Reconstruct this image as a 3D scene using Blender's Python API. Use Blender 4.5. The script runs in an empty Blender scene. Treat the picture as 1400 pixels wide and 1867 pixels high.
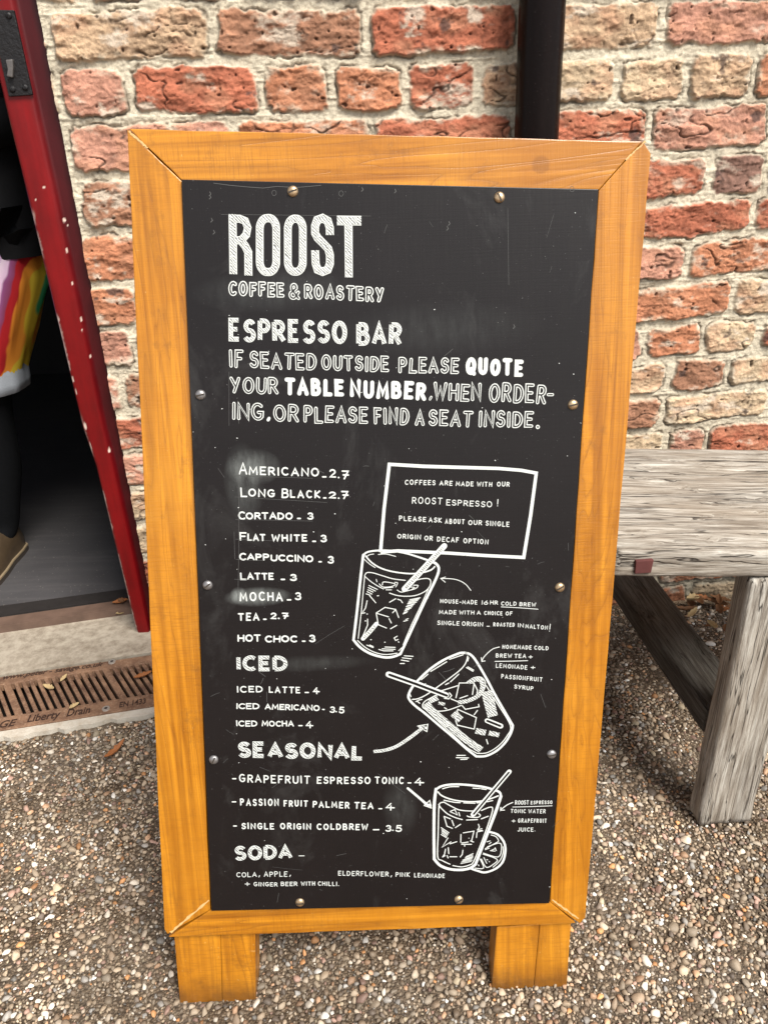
import bpy, bmesh, math, random
import numpy as np
from mathutils import Vector, Matrix, noise as mnoise
random.seed(7); RNG = np.random.default_rng(11)
R_ = math.radians
scene = bpy.context.scene
col = scene.collection

# ------------------------------------------------------------------ camera, sky, sun, exposure
F, CX, CY, H = 1400.0, 700.0, 933.5, 1.05          # measured from the photograph (1400 x 1867)
_dn = np.array([812 - CX, 3900 - CY, F]); _dn /= np.linalg.norm(_dn)
_up = -_dn
_yv = np.array([0, 0, 1.0]) - _up * _up[2]; _yv /= np.linalg.norm(_yv)
_xv = np.cross(_yv, _up)
RC = np.array([_xv, _yv, _up])
CAM = np.array([0, 0, H])
cam = bpy.data.objects.new('camera', bpy.data.cameras.new('camera')); col.objects.link(cam)
xr, yu, zb = RC @ [1, 0, 0], RC @ [0, -1, 0], RC @ [0, 0, -1]
cam.matrix_world = Matrix([[xr[0], yu[0], zb[0], 0], [xr[1], yu[1], zb[1], 0], [xr[2], yu[2], zb[2], H], [0, 0, 0, 1]])
cam.data.sensor_fit = 'VERTICAL'; cam.data.sensor_height = 24.0
cam.data.lens = 24.0 * F / 1867.0
cam.data.clip_start = 0.02; cam.data.clip_end = 500
scene.camera = cam

SUN_EL, SUN_AZ = 52.0, 142.0     # azimuth clockwise from +Y (the wall side): behind the camera, to the right
world = bpy.data.worlds.new('World'); scene.world = world; world.use_nodes = True
wn_ = world.node_tree.nodes; wl_ = world.node_tree.links
sky = wn_.new('ShaderNodeTexSky'); sky.sky_type = 'NISHITA'; sky.sun_disc = False
sky.sun_elevation = R_(SUN_EL); sky.sun_rotation = R_(SUN_AZ)
hs = wn_.new('ShaderNodeHueSaturation'); hs.inputs['Saturation'].default_value = 0.25
wl_.new(sky.outputs[0], hs.inputs['Color'])
bg = wn_['Background']; wl_.new(hs.outputs[0], bg.inputs[0]); bg.inputs[1].default_value = 0.095
sl = bpy.data.lights.new('sun', 'SUN'); sl.energy = 3.3; sl.angle = R_(26); sl.color = (1, 0.95, 0.87)
so = bpy.data.objects.new('sun', sl); col.objects.link(so)
_d = Vector((math.sin(R_(SUN_AZ)) * math.cos(R_(SUN_EL)), math.cos(R_(SUN_AZ)) * math.cos(R_(SUN_EL)), math.sin(R_(SUN_EL))))
so.rotation_euler = _d.to_track_quat('Z', 'Y').to_euler(); so.location = (2, -3, 5)
scene.view_settings.view_transform = 'Standard'; scene.view_settings.look = 'None'
scene.view_settings.exposure = 1.08; scene.view_settings.gamma = 1.0
scene.cycles.max_bounces = 6

# ------------------------------------------------------------------ measuring helpers: a pixel of the photograph to a point on a known plane
def ray(p): return RC @ np.array([p[0] - CX, p[1] - CY, F])
def on_plane(p, P, n):
    d = ray(p); t = ((np.asarray(P) - CAM) @ n) / (d @ n); return CAM + t * d
def on_z(p, z=0.0): return on_plane(p, (0, 0, z), np.array([0, 0, 1.0]))

# ------------------------------------------------------------------ object helpers
def link(o, parent=None):
    col.objects.link(o)
    if parent is not None: o.parent = parent
    return o
def tag(o, label=None, cat=None, group=None, kind=None):
    if label: o['label'] = label
    if cat: o['category'] = cat
    if group: o['group'] = group
    if kind: o['kind'] = kind
    return o
def empty(name, loc=(0, 0, 0), M=None):
    o = bpy.data.objects.new(name, None); col.objects.link(o)
    o.empty_display_size = .05
    if M is not None: o.matrix_world = M
    else: o.location = loc
    return o
def mesh_obj(name, verts, faces, mats, parent=None, smooth=False, mi=None, colors=None):
    me = bpy.data.meshes.new(name)
    me.from_pydata([tuple(map(float, v)) for v in verts], [], faces)
    for m in (mats if isinstance(mats, (list, tuple)) else [mats]): me.materials.append(m)
    if smooth: me.polygons.foreach_set('use_smooth', [True] * len(me.polygons))
    if mi is not None: me.polygons.foreach_set('material_index', mi)
    if colors is not None:
        a = me.color_attributes.new('Col', 'FLOAT_COLOR', 'POINT'); a.data.foreach_set('color', np.asarray(colors, np.float32).ravel())
    me.update()
    return link(bpy.data.objects.new(name, me), parent)
def fast_mesh(name, V, Fq, mat, parent=None, smooth=True, colors=None):
    """large arrays: V (n,3), Fq (m,k) with k = 3 or 4"""
    me = bpy.data.meshes.new(name); n, m, k = len(V), len(Fq), Fq.shape[1]
    me.vertices.add(n); me.vertices.foreach_set('co', np.ascontiguousarray(V, np.float32).ravel())
    me.loops.add(m * k); me.loops.foreach_set('vertex_index', np.ascontiguousarray(Fq, np.int32).ravel())
    me.polygons.add(m); me.polygons.foreach_set('loop_start', np.arange(0, m * k, k, dtype=np.int32))
    me.polygons.foreach_set('use_smooth', np.full(m, smooth))
    if colors is not None:
        a = me.color_attributes.new('Col', 'FLOAT_COLOR', 'POINT'); c = np.ones((n, 4), np.float32); c[:, :3] = colors
        a.data.foreach_set('color', c.ravel())
    me.materials.append(mat); me.update(calc_edges=True); me.validate()
    return link(bpy.data.objects.new(name, me), parent)
def bm_obj(name, bm, mats, parent=None, smooth=False):
    me = bpy.data.meshes.new(name); bm.normal_update(); bm.to_mesh(me); bm.free()
    for m in (mats if isinstance(mats, (list, tuple)) else [mats]): me.materials.append(m)
    if smooth: me.polygons.foreach_set('use_smooth', [True] * len(me.polygons))
    return link(bpy.data.objects.new(name, me), parent)
def bm_prism(bm, poly, y0, y1, bevel=0.0, mi=0):
    """poly in (x, z); extruded from y0 (front) to y1 (back)"""
    n = len(poly)
    a = [bm.verts.new((p[0], y0, p[1])) for p in poly]; b = [bm.verts.new((p[0], y1, p[1])) for p in poly]
    fs = [bm.faces.new(a), bm.faces.new(b[::-1])] + [bm.faces.new((a[(i + 1) % n], a[i], b[i], b[(i + 1) % n])) for i in range(n)]
    for f in fs: f.material_index = mi
    bmesh.ops.recalc_face_normals(bm, faces=fs)
    if bevel:
        es = list({e for f in fs for e in f.edges})
        bmesh.ops.bevel(bm, geom=es, offset=bevel, segments=2, profile=.6, affect='EDGES')
def bm_box(bm, x0, x1, y0, y1, z0, z1, bevel=0.0, mi=0):
    bm_prism(bm, [(x0, z0), (x1, z0), (x1, z1), (x0, z1)], y0, y1, bevel, mi)
def tube_mesh(path, radii, seg=12, caps=True):
    V, Fc = [], []; n = len(path)
    prev = None
    for i, p in enumerate(path):
        p = Vector(p); t = (Vector(path[min(i + 1, n - 1)]) - Vector(path[max(i - 1, 0)])).normalized()
        if prev is None: u = t.orthogonal().normalized()
        else:
            u = (prev - t * prev.dot(t)).normalized()
        prev = u; w = t.cross(u)
        for k in range(seg):
            a = 2 * math.pi * k / seg
            V.append(p + (u * math.cos(a) + w * math.sin(a)) * radii[i])
    for i in range(n - 1):
        for k in range(seg):
            Fc.append((i * seg + k, i * seg + (k + 1) % seg, (i + 1) * seg + (k + 1) % seg, (i + 1) * seg + k))
    if caps: Fc += [tuple(range(seg))[::-1], tuple(range((n - 1) * seg, n * seg))]
    return V, Fc

# ------------------------------------------------------------------ numpy noise
_T = RNG.random((8, 256, 256)).astype(np.float32)
def vn(x, y, seed=0):
    t = _T[seed % 8]; o = seed * 37
    x = x + o; y = y + o * 1.7
    ix = np.floor(x).astype(np.int64); iy = np.floor(y).astype(np.int64)
    fx = x - ix; fy = y - iy; fx = fx * fx * (3 - 2 * fx); fy = fy * fy * (3 - 2 * fy)
    a = t[ix & 255, iy & 255]; b = t[(ix + 1) & 255, iy & 255]; c = t[ix & 255, (iy + 1) & 255]; d = t[(ix + 1) & 255, (iy + 1) & 255]
    return (a * (1 - fx) + b * fx) * (1 - fy) + (c * (1 - fx) + d * fx) * fy * 1.0
def fbm(x, y, seed=0, octv=4, gain=.5):
    s = 0; a = 1; tot = 0
    for i in range(octv):
        s = s + a * (vn(x * 2 ** i, y * 2 ** i, seed + i * 3) - .5); tot += a; a *= gain
    return s / tot * 2      # about -1..1
def sstep(a, b, x):
    t = np.clip((x - a) / (b - a), 0, 1); return t * t * (3 - 2 * t)

# ------------------------------------------------------------------ material helpers
class NT:
    def __init__(s, name):
        s.m = bpy.data.materials.new(name); s.m.use_nodes = True; s.t = s.m.node_tree; s.n = s.t.nodes; s.b = s.n['Principled BSDF']
    def new(s, typ, **kw):
        o = s.n.new('ShaderNode' + typ)
        for k, v in kw.items(): setattr(o, k, v)
        return o
    def set(s, sock, v):
        if hasattr(v, 'is_output') or isinstance(v, bpy.types.NodeSocket): s.t.links.new(v, sock)
        else: sock.default_value = v
    def coord(s, scale=(1, 1, 1), rot=(0, 0, 0), loc=(0, 0, 0)):
        c = s.new('TexCoord'); mp = s.new('Mapping')
        mp.inputs['Scale'].default_value = scale; mp.inputs['Rotation'].default_value = rot; mp.inputs['Location'].default_value = loc
        s.t.links.new(c.outputs['Object'], mp.inputs['Vector']); return mp.outputs[0]
    def noise(s, vec, scale, detail=4, rough=.55, dist=0.0):
        o = s.new('TexNoise'); s.set(o.inputs['Vector'], vec); o.inputs['Scale'].default_value = scale
        o.inputs['Detail'].default_value = detail; o.inputs['Roughness'].default_value = rough; o.inputs['Distortion'].default_value = dist
        return o.outputs['Fac']
    def ramp(s, fac, stops):
        o = s.new('ValToRGB'); s.set(o.inputs[0], fac); e = o.color_ramp.elements
        while len(e) < len(stops): e.new(0.5)
        for i, (p, c) in enumerate(stops):
            e[i].position = p; e[i].color = (c, c, c, 1) if not hasattr(c, '__len__') else (*c, 1)
        return o.outputs[0]
    def mix(s, fac, a, b, mode='MIX'):
        o = s.new('MixRGB', blend_type=mode); s.set(o.inputs[0], fac)
        for i, v in ((1, a), (2, b)):
            s.set(o.inputs[i], v if isinstance(v, bpy.types.NodeSocket) else (*v, 1))
        return o.outputs[0]
    def math(s, op, a, b=0.0, clamp=False):
        o = s.new('Math', operation=op, use_clamp=clamp); s.set(o.inputs[0], a); s.set(o.inputs[1], b); return o.outputs[0]
    def bump(s, h, strength=.3, dist=.002, prev=None):
        o = s.new('Bump'); s.set(o.inputs['Height'], h); o.inputs['Strength'].default_value = strength; o.inputs['Distance'].default_value = dist
        if prev is not None: s.set(o.inputs['Normal'], prev)
        return o.outputs[0]
    def out(s, base=None, rough=.6, spec=.5, normal=None, metal=0.0, coat=0.0):
        if base is not None: s.set(s.b.inputs['Base Color'], base if isinstance(base, bpy.types.NodeSocket) else (*base, 1))
        s.set(s.b.inputs['Roughness'], rough); s.set(s.b.inputs['Specular IOR Level'], spec); s.b.inputs['Metallic'].default_value = metal
        if coat: s.b.inputs['Coat Weight'].default_value = coat
        if normal is not None: s.set(s.b.inputs['Normal'], normal)
        return s.m
def plain(name, c, rough=.6, spec=.5, metal=0.0, var=.25, scale=30, bump=0.0):
    n = NT(name); v = n.coord(); f = n.noise(v, scale, 5)
    base = n.mix(f, tuple(x * (1 - var) for x in c), tuple(min(1, x * (1 + var)) for x in c))
    return n.out(base, rough, spec, n.bump(f, bump, .002) if bump else None, metal)
def attr_mat(name, rough=.85, spec=.3, nscale=600, bump=.4, bdist=.001, var=.25):
    n = NT(name); a = n.new('VertexColor'); a.layer_name = 'Col'; v = n.coord()
    f = n.noise(v, nscale, 4, .7); f2 = n.noise(v, nscale * .25, 4, .7)
    c = n.mix(n.ramp(f, [(.25, 1 - var), (.75, 1 + var * .5)]), (0, 0, 0), a.outputs['Color'])
    g = n.mix(1.0, a.outputs['Color'], n.ramp(f, [(.25, 1 - var), (.75, 1.0)]), 'MULTIPLY')
    return n.out(g, rough, spec, n.bump(n.math('ADD', f, f2), bump, bdist))
def board_wood(name, axis, tint=1.0):
    n = NT(name)
    sc = (85, 85, 2.2) if axis == 'z' else (2.2, 85, 85)
    v = n.coord(sc); g1 = n.noise(v, 1.0, 6, .6, .6)
    sc2 = (12, 12, 1.1) if axis == 'z' else (1.1, 12, 12)
    v2 = n.coord(sc2, loc=(3.1, 1.7, .4)); g2 = n.noise(v2, 1.0, 3, .5, 1.6)
    rings = n.math('FRACT', n.math('MULTIPLY', g2, 13.0))
    ringl = n.ramp(rings, [(0.0, .0), (.08, .55), (.35, 1.0), (.85, 1.0), (1.0, .55)])
    blot = n.noise(n.coord((1, 1, 1)), 6.0, 4, .6)
    c = n.mix(n.ramp(g1, [(.34, 0), (.66, 1)]), (.23, .074, .0022), (.52, .205, .0085))
    c = n.mix(n.math('MULTIPLY', n.math('SUBTRACT', 1.0, ringl), .65), c, (.17, .055, .004))
    c = n.mix(n.ramp(blot, [(.40, 0), (.75, .5)]), c, (.50, .225, .022))
    # saw marks across the grain, only in patches
    sm = (34, 14, 620) if axis == 'z' else (620, 14, 34)
    saw = n.noise(n.coord(sm, rot=(0, .10, 0)), 1.0, 2, .5)
    patch = n.ramp(n.noise(n.coord((4, 4, 4), loc=(7, 1, 2)), 1.0, 3, .6), [(.42, 0), (.62, 1)])
    c = n.mix(n.math('MULTIPLY', n.ramp(saw, [(.36, .38), (.50, 0)]), patch), c, (.17, .06, .005))
    # small dark dents and knots
    kn = n.new('TexVoronoi'); n.set(kn.inputs['Vector'], n.coord((6.5, 0, 6.5), loc=(.3, .2, .6))); kn.inputs['Scale'].default_value = 1.0
    kd = n.math('ADD', kn.outputs['Distance'], n.math('MULTIPLY', g1, .05))
    c = n.mix(n.ramp(kd, [(.045, .85), (.06, .45), (.085, .5), (.10, 0)]), c, (.075, .024, .004))
    scr = n.noise(n.coord((30, 1, 160), rot=(0, .5, 0)), 1.0, 3, .6)
    c = n.mix(n.ramp(scr, [(.70, 0), (.76, .5)]), c, (.55, .33, .12))
    drt = n.noise(n.coord((1, 1, 1), loc=(5, 5, 5)), 22, 6, .75)
    c = n.mix(n.ramp(drt, [(.56, 0), (.72, .55)]), c, (.11, .045, .010))
    pits = n.noise(n.coord((1, 1, 1)), 260, 2, .5)
    c = n.mix(n.ramp(pits, [(.71, 0), (.76, .4)]), c, (.60, .38, .14))
    hgt = n.math('ADD', n.math('MULTIPLY', g1, .6), n.math('ADD', n.math('MULTIPLY', saw, .5), n.math('MULTIPLY', ringl, .4)))
    rg = n.math('ADD', n.math('MULTIPLY', g1, .22), .22)
    sz = n.new('SeparateXYZ'); n.set(sz.inputs[0], n.coord()); wet = n.math('ADD', sz.outputs[2], n.math('MULTIPLY', drt, -.05))
    c = n.mix(n.ramp(n.math('ADD', wet, .03), [(.010, .8), (.042, 0)]), c, (.075, .032, .010))
    blt = n.noise(n.coord((1.2, 1.2, 1.2), loc=(2, 9, 4)), 3.2, 5, .7, 1.2); c = n.mix(n.ramp(blt, [(.45, 0), (.62, .45)]), c, (.30, .105, .004))
    return n.out(c, rg, .5, n.bump(hgt, .34, .0012))
def weathered(name, dark=1.0):
    n = NT(name)
    a = n.noise(n.coord((7.0, 85, 85)), 1.0, 8, .74, .5); b = n.noise(n.coord((9, 260, 260), loc=(4, 2, 1)), 1.0, 5, .7, .3)
    p = n.noise(n.coord((2.2, 9, 9), loc=(1, 8, 3)), 1.0, 4, .6)
    c = n.ramp(a, [(.30, (.075 * dark, .060 * dark, .048 * dark)), (.42, (.21 * dark, .185 * dark, .155 * dark)), (.54, (.35 * dark, .325 * dark, .285 * dark)), (.68, (.55 * dark, .53 * dark, .48 * dark))])
    c = n.mix(n.ramp(b, [(.36, .85), (.50, 0)]), c, (.07 * dark, .056 * dark, .045 * dark))
    c = n.mix(n.ramp(p, [(.42, .0), (.7, .4)]), c, (.26 * dark, .20 * dark, .14 * dark))
    ck = n.noise(n.coord((1.6, 26, 26), loc=(9, 3, 7)), 1.0, 4, .6, .4); ck = n.math('ABSOLUTE', n.math('SUBTRACT', ck, .5))
    ckr = n.ramp(ck, [(.002, 1), (.009, 0)])
    c = n.mix(n.math('MULTIPLY', ckr, .9), c, (.018, .013, .010))
    hgt = n.math('SUBTRACT', n.math('ADD', a, n.math('MULTIPLY', b, .6)), n.math('MULTIPLY', ckr, .8))
    return n.out(c, .82, .25, n.bump(hgt, .75, .0025))
def chalk_mat(name, hatch=0.0, c=(.53, .55, .53), freq=3100, ang=.75):
    n = NT(name); v = n.coord(); g = n.noise(v, 900, 3, .6); g2 = n.noise(v, 160, 4, .6)
    base = n.mix(n.ramp(g, [(.25, .35), (.5, 0)]), c, tuple(x * .62 for x in c))
    if hatch:
        vr = n.coord((1, 1, 1), rot=(0, ang, 0)); sx = n.new('SeparateXYZ'); n.set(sx.inputs[0], vr)
        w = n.math('ADD', n.math('MULTIPLY', sx.outputs[0], freq), n.math('MULTIPLY', g2, 13.0))
        s_ = n.math('SINE', w)
        s_ = n.math('ADD', n.math('MULTIPLY', s_, .5), n.math('ADD', .5, n.math('MULTIPLY', n.math('SUBTRACT', g2, .5), 1.1)))
        base = n.mix(n.ramp(s_, [(hatch, .9), (hatch + .16, 0)]), base, (.06, .06, .062))
    return n.out(base, .75, .3)

# ================================================================== THE BRICK WALL
WA = on_z((258, 1160)); WB = on_z((1250, 1088))
WU = (WB - WA) / np.linalg.norm(WB - WA); WN = np.cross(WU, [0, 0, 1.0])     # along the wall; out of the wall
def wall_sz(p):
    q = on_plane(p, WA, WN); return float((q - WA) @ WU), float(q[2])
def wall_pt(s, z, out=0.0): return WA + WU * s + np.array([0, 0, z]) + WN * out
SK = np.array([-3, .05, .62, 1.0, 1.2, 1.45, 6.0])
MZ = [[1.291, 1.286, 1.283, 1.281, 1.280], [1.207, 1.196, 1.196, 1.196, 1.197], [1.117, 1.108, 1.109, 1.110, 1.112], [1.023, 1.019, 1.020, 1.021, 1.026],
      [.925, .931, .935, .938, .944], [.826, .838, .850, .859, .870], [.740, .757, .769, .777, .784], [.657, .675, .685, .692, .700],
      [.563, .592, .605, .613, .620], [.473, .511, .525, .535, .543], [.388, .430, .445, .455, .465]]
for k in range(1, 7): MZ.append([z - .0835 * k for z in MZ[10]])
up = [[z + .088 * k for z in MZ[0]] for k in range(18, 0, -1)]
MZ = up + MZ; ROW0 = len(up)             # index of the course line above the first visible row
MZ = [[r[0]] + r + [r[-1]] for r in MZ]
# bricks seen in the photograph: joints (x pixel) at a row's height (y pixel) and a colour letter for every brick between them
ROWS = {0: (60, [88, 387, 670, 945, 1205, 1468], 'tbrtpp'), 1: (165, [108, 236, 473, 608, 738, 870, 990, 1122, 1248, 1366, 1480], 'proortcctop'),
        2: (255, [122, 428, 683, 940, 1181, 1398], 'porrpcc'), 3: (322, [134, 330, 1050, 1290, 1396], 'bprkto'), 4: (395, [1160, 1372], 'rr'),
        5: (475, [1140, 1252, 1425], 'bpoc'), 6: (550, [1110, 1334, 1440], 'pot'), 7: (620, [1174, 1279, 1379], 'pocr'), 8: (690, [1217, 1324], 'tbc'),
        9: (750, [1204, 1395], 'bcc'), 10: (800, [1214, 1286], 'cpr')}
PAL = {'t': (.52, .36, .23), 'b': (.33, .165, .10), 'r': (.42, .14, .08), 'o': (.49, .205, .11), 'p': (.50, .25, .175), 'c': (.58, .44, .29), 'k': (.26, .145, .11)}
rb = random.Random(5)
nrow = len(MZ) - 1
SEPS, BCOL, BPAR = [], [], []
for k in range(nrow):
    r = k - ROW0
    known, names = [], ''
    if r in ROWS:
        y, xs, names = ROWS[r]; known = [wall_sz((x, y))[0] for x in xs]
    seps = list(known) if known else [rb.uniform(.5, .7)]
    heads = []
    while seps[0] > -1.8: seps.insert(0, seps[0] - rb.choice([.125, .245, .245]) + rb.uniform(-.008, .008)); heads.append(1)
    while seps[-1] < 3.2: seps.append(seps[-1] + rb.choice([.125, .245, .245]) + rb.uniform(-.008, .008))
    cols = [rb.choice('trroppbck') for _ in range(len(seps) + 1)]
    off = len(heads)
    for i, ch in enumerate(names):
        if off + i + 0 < len(cols): cols[off + i + (1 if r in (0, 1, 2, 3) else 0)] = ch if off + i + 1 < len(cols) else 'r'
    # rows whose first listed joint is a seen brick's left end keep their letters in order
    SEPS.append(np.array(seps)); BCOL.append(cols)
def build_wall():
    s_ax = np.concatenate([np.arange(-1.75, -.9, .012), np.arange(-.9, .036, .012), np.arange(.040, 1.60, .0018), np.arange(1.605, 3.0, .012)])
    z_ax = np.concatenate([np.arange(-.03, 1.36, .0018), np.arange(1.365, 2.75, .012)])
    S, Z = np.meshgrid(s_ax, z_ax); shp = S.shape
    s = S.ravel(); z = Z.ravel()
    # ragged outlines
    ws = s + .0075 * fbm(s * 24, z * 24, 1, 3) + .0030 * fbm(s * 120, z * 120, 2, 2)
    wz = z + .0068 * fbm(s * 20, z * 24, 4, 3) + .0034 * fbm(s * 110, z * 110, 5, 2)
    mz = np.array([np.interp(s, SK, row) for row in MZ])       # descending with k
    h = np.zeros_like(s); C = np.zeros((len(s), 3)); d_all = np.full_like(s, -.01)
    mort = np.array([.64, .57, .44])
    bid = np.full(len(s), -1)
    par = np.zeros((len(s), 6))
    for k in range(nrow):
        top, bot = mz[k], mz[k + 1]
        sel = np.nonzero((wz <= top) & (wz > bot))[0]
        if not len(sel): continue
        sp = SEPS[k]; j = np.searchsorted(sp, ws[sel])
        j = np.clip(j, 1, len(sp) - 1)
        lt, rt = sp[j - 1], sp[j]
        P = np.array([[rb.uniform(.0, 1) for _ in range(8)] for _ in range(len(sp) + 1)])[j]
        mw = .0058
        tilt = (P[:, 0] - .5) * .05 * (ws[sel] - (lt + rt) / 2)
        du = top[sel] - mw - .0015 * P[:, 1] * 2 - wz[sel] + tilt; db = wz[sel] - bot[sel] - mw - .003 * P[:, 2] - tilt
        dl = ws[sel] - lt - mw - .004 * P[:, 3]; dr = rt - ws[sel] - mw - .004 * P[:, 4]
        kk = .006                      # rounded corners
        dx = np.minimum(dl, dr); dy = np.minimum(du, db)
        d = np.minimum(dx, dy) - kk * np.clip(1 - np.abs(dx - dy) / .012, 0, 1) ** 2 * (np.minimum(dx, dy) < .012)
        d_all[sel] = d; par[sel, :4] = P[:, 4:8]; par[sel, 4] = (ws[sel] - lt) / (rt - lt); par[sel, 5] = (wz[sel] - bot[sel]) / (top[sel] - bot[sel])
        bid[sel] = k * 1000 + j
        cc = np.array([PAL[BCOL[k][min(i, len(BCOL[k]) - 1)]] for i in range(len(sp) + 1)])
        C[sel] = cc[j]
    m = sstep(-.0012, .0046, d_all)
    seed = par[:, 0] * 40
    big = fbm(s * 16 + seed, z * 22, 6, 4); med = fbm(s * 40 + seed, z * 92, 3, 4, .55); fin = fbm(s * 210, z * 210, 7, 3, .6)
    qx = s + .007 * fbm(s * 22 + seed, z * 22, 5, 3); qz = z + .008 * fbm(s * 26, z * 26 + seed, 6, 3)
    rid = np.abs(fbm(qx * 8 + seed * 1.3, qz * 20 + seed, 2, 3, .5)); crack = (1 - sstep(.0, .032, rid)) * sstep(-.02, .3, fbm(s * 13 + seed, z * 13, 1, 2))
    rid2 = np.abs(fbm(qx * 30 + seed, qz * 60 + seed * .7, 5, 3, .6)); crack2 = (1 - sstep(0, .10, rid2)) * sstep(.0, .45, fbm(s * 18, z * 20 + seed, 2, 3))
    ter = np.floor((big + .2 * med) * 4) / 4                      # flaked layers
    pit = sstep(.62, .80, fbm(s * 85 + seed, z * 95, 1, 2))
    face = .0050 + .005 * par[:, 1] + .0028 * big + .0036 * ter + .0030 * med + .0013 * fin - .0045 * crack - .0022 * crack2 - .005 * pit
    mo = .0026 * fbm(s * 30, z * 45, 3, 4, .65) + .0016 * fbm(s * 170, z * 190, 4, 3, .7)
    mo += .002 * sstep(.1, .6, fbm(s * 14, z * 160, 2, 2))
    h = mo * (1 - m * .8) + m * face
    # edge shadow line where mortar has shrunk from the brick
    gap = np.exp(-((d_all + .0006) / .0016) ** 2) * sstep(-.2, .35, fbm(s * 30, z * 30, 7, 3)); h -= .004 * gap
    # colour: each brick its own, limewash and mortar smears, dark burnt spots
    var = 1 + .50 * med + .34 * fin + .30 * big
    C = C * np.clip(var, .35, 1.7)[:, None]
    warm = sstep(-.1, .5, fbm(s * 24 + seed, z * 30 + seed, 4, 3))[:, None]
    C = C * (1 - .45 * warm) + .45 * warm * np.array([.52, .26, .155]) * np.clip(1 + .5 * med, .4, 1.6)[:, None]
    lime = np.clip(sstep(.12, .55, fbm(s * 20 - seed, z * 34, 0, 5, .65)) * (.55 + 1.1 * par[:, 2]), 0, .85)[:, None]
    C = C * (1 - lime) + lime * np.array([.64, .54, .43])
    burnt = (sstep(.36, .55, fbm(s * 26 + seed * 2, z * 30, 6, 4, .6)) * .8 * (par[:, 3] > .35))[:, None]
    C = C * (1 - burnt) + burnt * np.array([.075, .05, .045])
    dk = np.clip(crack * .75 + crack2 * .42 + pit * .7, 0, .9)[:, None]
    C = C * (1 - dk) + dk * np.array([.05, .032, .024])
    MC = mort[None] * np.clip(1 + .20 * fbm(s * 40, z * 50, 1, 4, .6) + .20 * fbm(s * 230, z * 230, 2, 2), .45, 1.4)[:, None]
    sandy = sstep(.35, .6, fbm(s * 150, z * 150, 6, 2))[:, None]; MC = MC * (1 - .45 * sandy) + .45 * sandy * np.array([.22, .17, .12])
    smear = (sstep(.12, .5, fbm(s * 34, z * 40, 3, 4)) * sstep(.016, .001, d_all) * .85)
    mm = np.clip(m * (1 - smear), 0, 1)[:, None]
    COL = C * mm + MC * (1 - mm)
    gg = (gap * .75)[:, None]; COL = COL * (1 - gg) + gg * np.array([.10, .07, .05])
    low_dark = sstep(.35, .02, z + .05 * fbm(s * 9, z * 9, 2, 3))[:, None]      # colour darkens towards the foot of the wall
    COL = COL * (1 - .45 * low_dark)
    V = WA[None] + s[:, None] * WU[None] + z[:, None] * np.array([[0, 0, 1.0]]) + h[:, None] * WN[None]
    ny, nx = shp
    i = np.arange(ny * nx).reshape(shp)
    q = np.stack([i[:-1, :-1], i[:-1, 1:], i[1:, 1:], i[1:, :-1]], -1)
    sc = .5 * (S[:-1, :-1] + S[:-1, 1:]); zc = Z[:-1, :-1]
    keep = ~((sc > -.93) & (sc < .038) & (zc < 2.03))
    o = fast_mesh('brick_wall', V, q[keep].reshape(-1, 4), attr_mat('brick', .9, .25, 520, .8, .0014, .42), None, True, np.clip(COL, .01, .9))
    tag(o, 'weathered red and tan brick wall with thick cream mortar behind the menu board', 'wall')
build_wall()

# ================================================================== GROUND, GRAVEL, DOORSTEP
gm = NT('ground_grit'); gv = gm.coord()
vo = gm.new('TexVoronoi'); gm.set(vo.inputs['Vector'], gv); vo.inputs['Scale'].default_value = 300
vo2 = gm.new('TexVoronoi'); gm.set(vo2.inputs['Vector'], gv); vo2.inputs['Scale'].default_value = 120
gc = gm.ramp(gm.noise(vo.outputs['Color'], 5.0, 0), [(.3, (.16, .115, .075)), (.45, (.36, .285, .205)), (.6, (.50, .41, .31)), (.75, (.70, .62, .50))])
gc = gm.mix(gm.ramp(vo.outputs['Distance'], [(.35, 0), (.75, .75)]), gc, (.10, .08, .06))
gc = gm.mix(1.0, gc, (.28, .245, .21), 'MULTIPLY')
ga = gm.new('VertexColor'); ga.layer_name = 'Col'; gc = gm.mix(1.0, gc, ga.outputs['Color'], 'MULTIPLY')
gc = gm.mix(gm.ramp(gm.noise(gv, 7, 4), [(.4, 0), (.7, .45)]), gc, (.17, .14, .11))
M_GROUND = gm.out(gc, .9, .25, gm.bump(gm.math('SUBTRACT', 1.0, vo.outputs['Distance']), .9, .003))
gx = np.concatenate([np.linspace(-40, -1.6, 12), np.arange(-1.5, 1.8, .012), np.linspace(1.9, 40, 12)])
gy = np.concatenate([np.linspace(-40, .2, 12), np.arange(.3, 1.72, .012), np.linspace(1.8, 40, 10)])
GX, GY = np.meshgrid(gx, gy)
gz = .0022 * fbm(GX.ravel() * 40, GY.ravel() * 40, 2, 3) - .0065
# drain line directions on the ground
DTL, DTR, DBL, DBR = on_z((0, 1237)), on_z((276, 1196)), on_z((0, 1336)), on_z((281, 1291))
DU = (DTR - DTL); DU /= np.linalg.norm(DU); DV = np.array([-DU[1], DU[0], 0])    # along the drain, towards the door
def dloc(p, z=0.0):
    q = on_z(p, z); return float((q - DBL) @ DU), float((q - DBL) @ DV)
DW = .5 * (float((DTL - DBL) @ DV) + float((DTR - DBR) @ DV))
MD = Matrix([[DU[0], DV[0], 0, DBL[0]], [DU[1], DV[1], 0, DBL[1]], [0, 0, 1, 0], [0, 0, 0, 1]])
_a = (GX - DBL[0]) * DU[0] + (GY - DBL[1]) * DU[1]; _b = (GX - DBL[0]) * DV[0] + (GY - DBL[1]) * DV[1]
_in = (_b > -.001) & (_b < DW + .001) & (_a > -.72) & (_a < .622)
gi = np.arange(GX.size).reshape(GX.shape)
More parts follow.
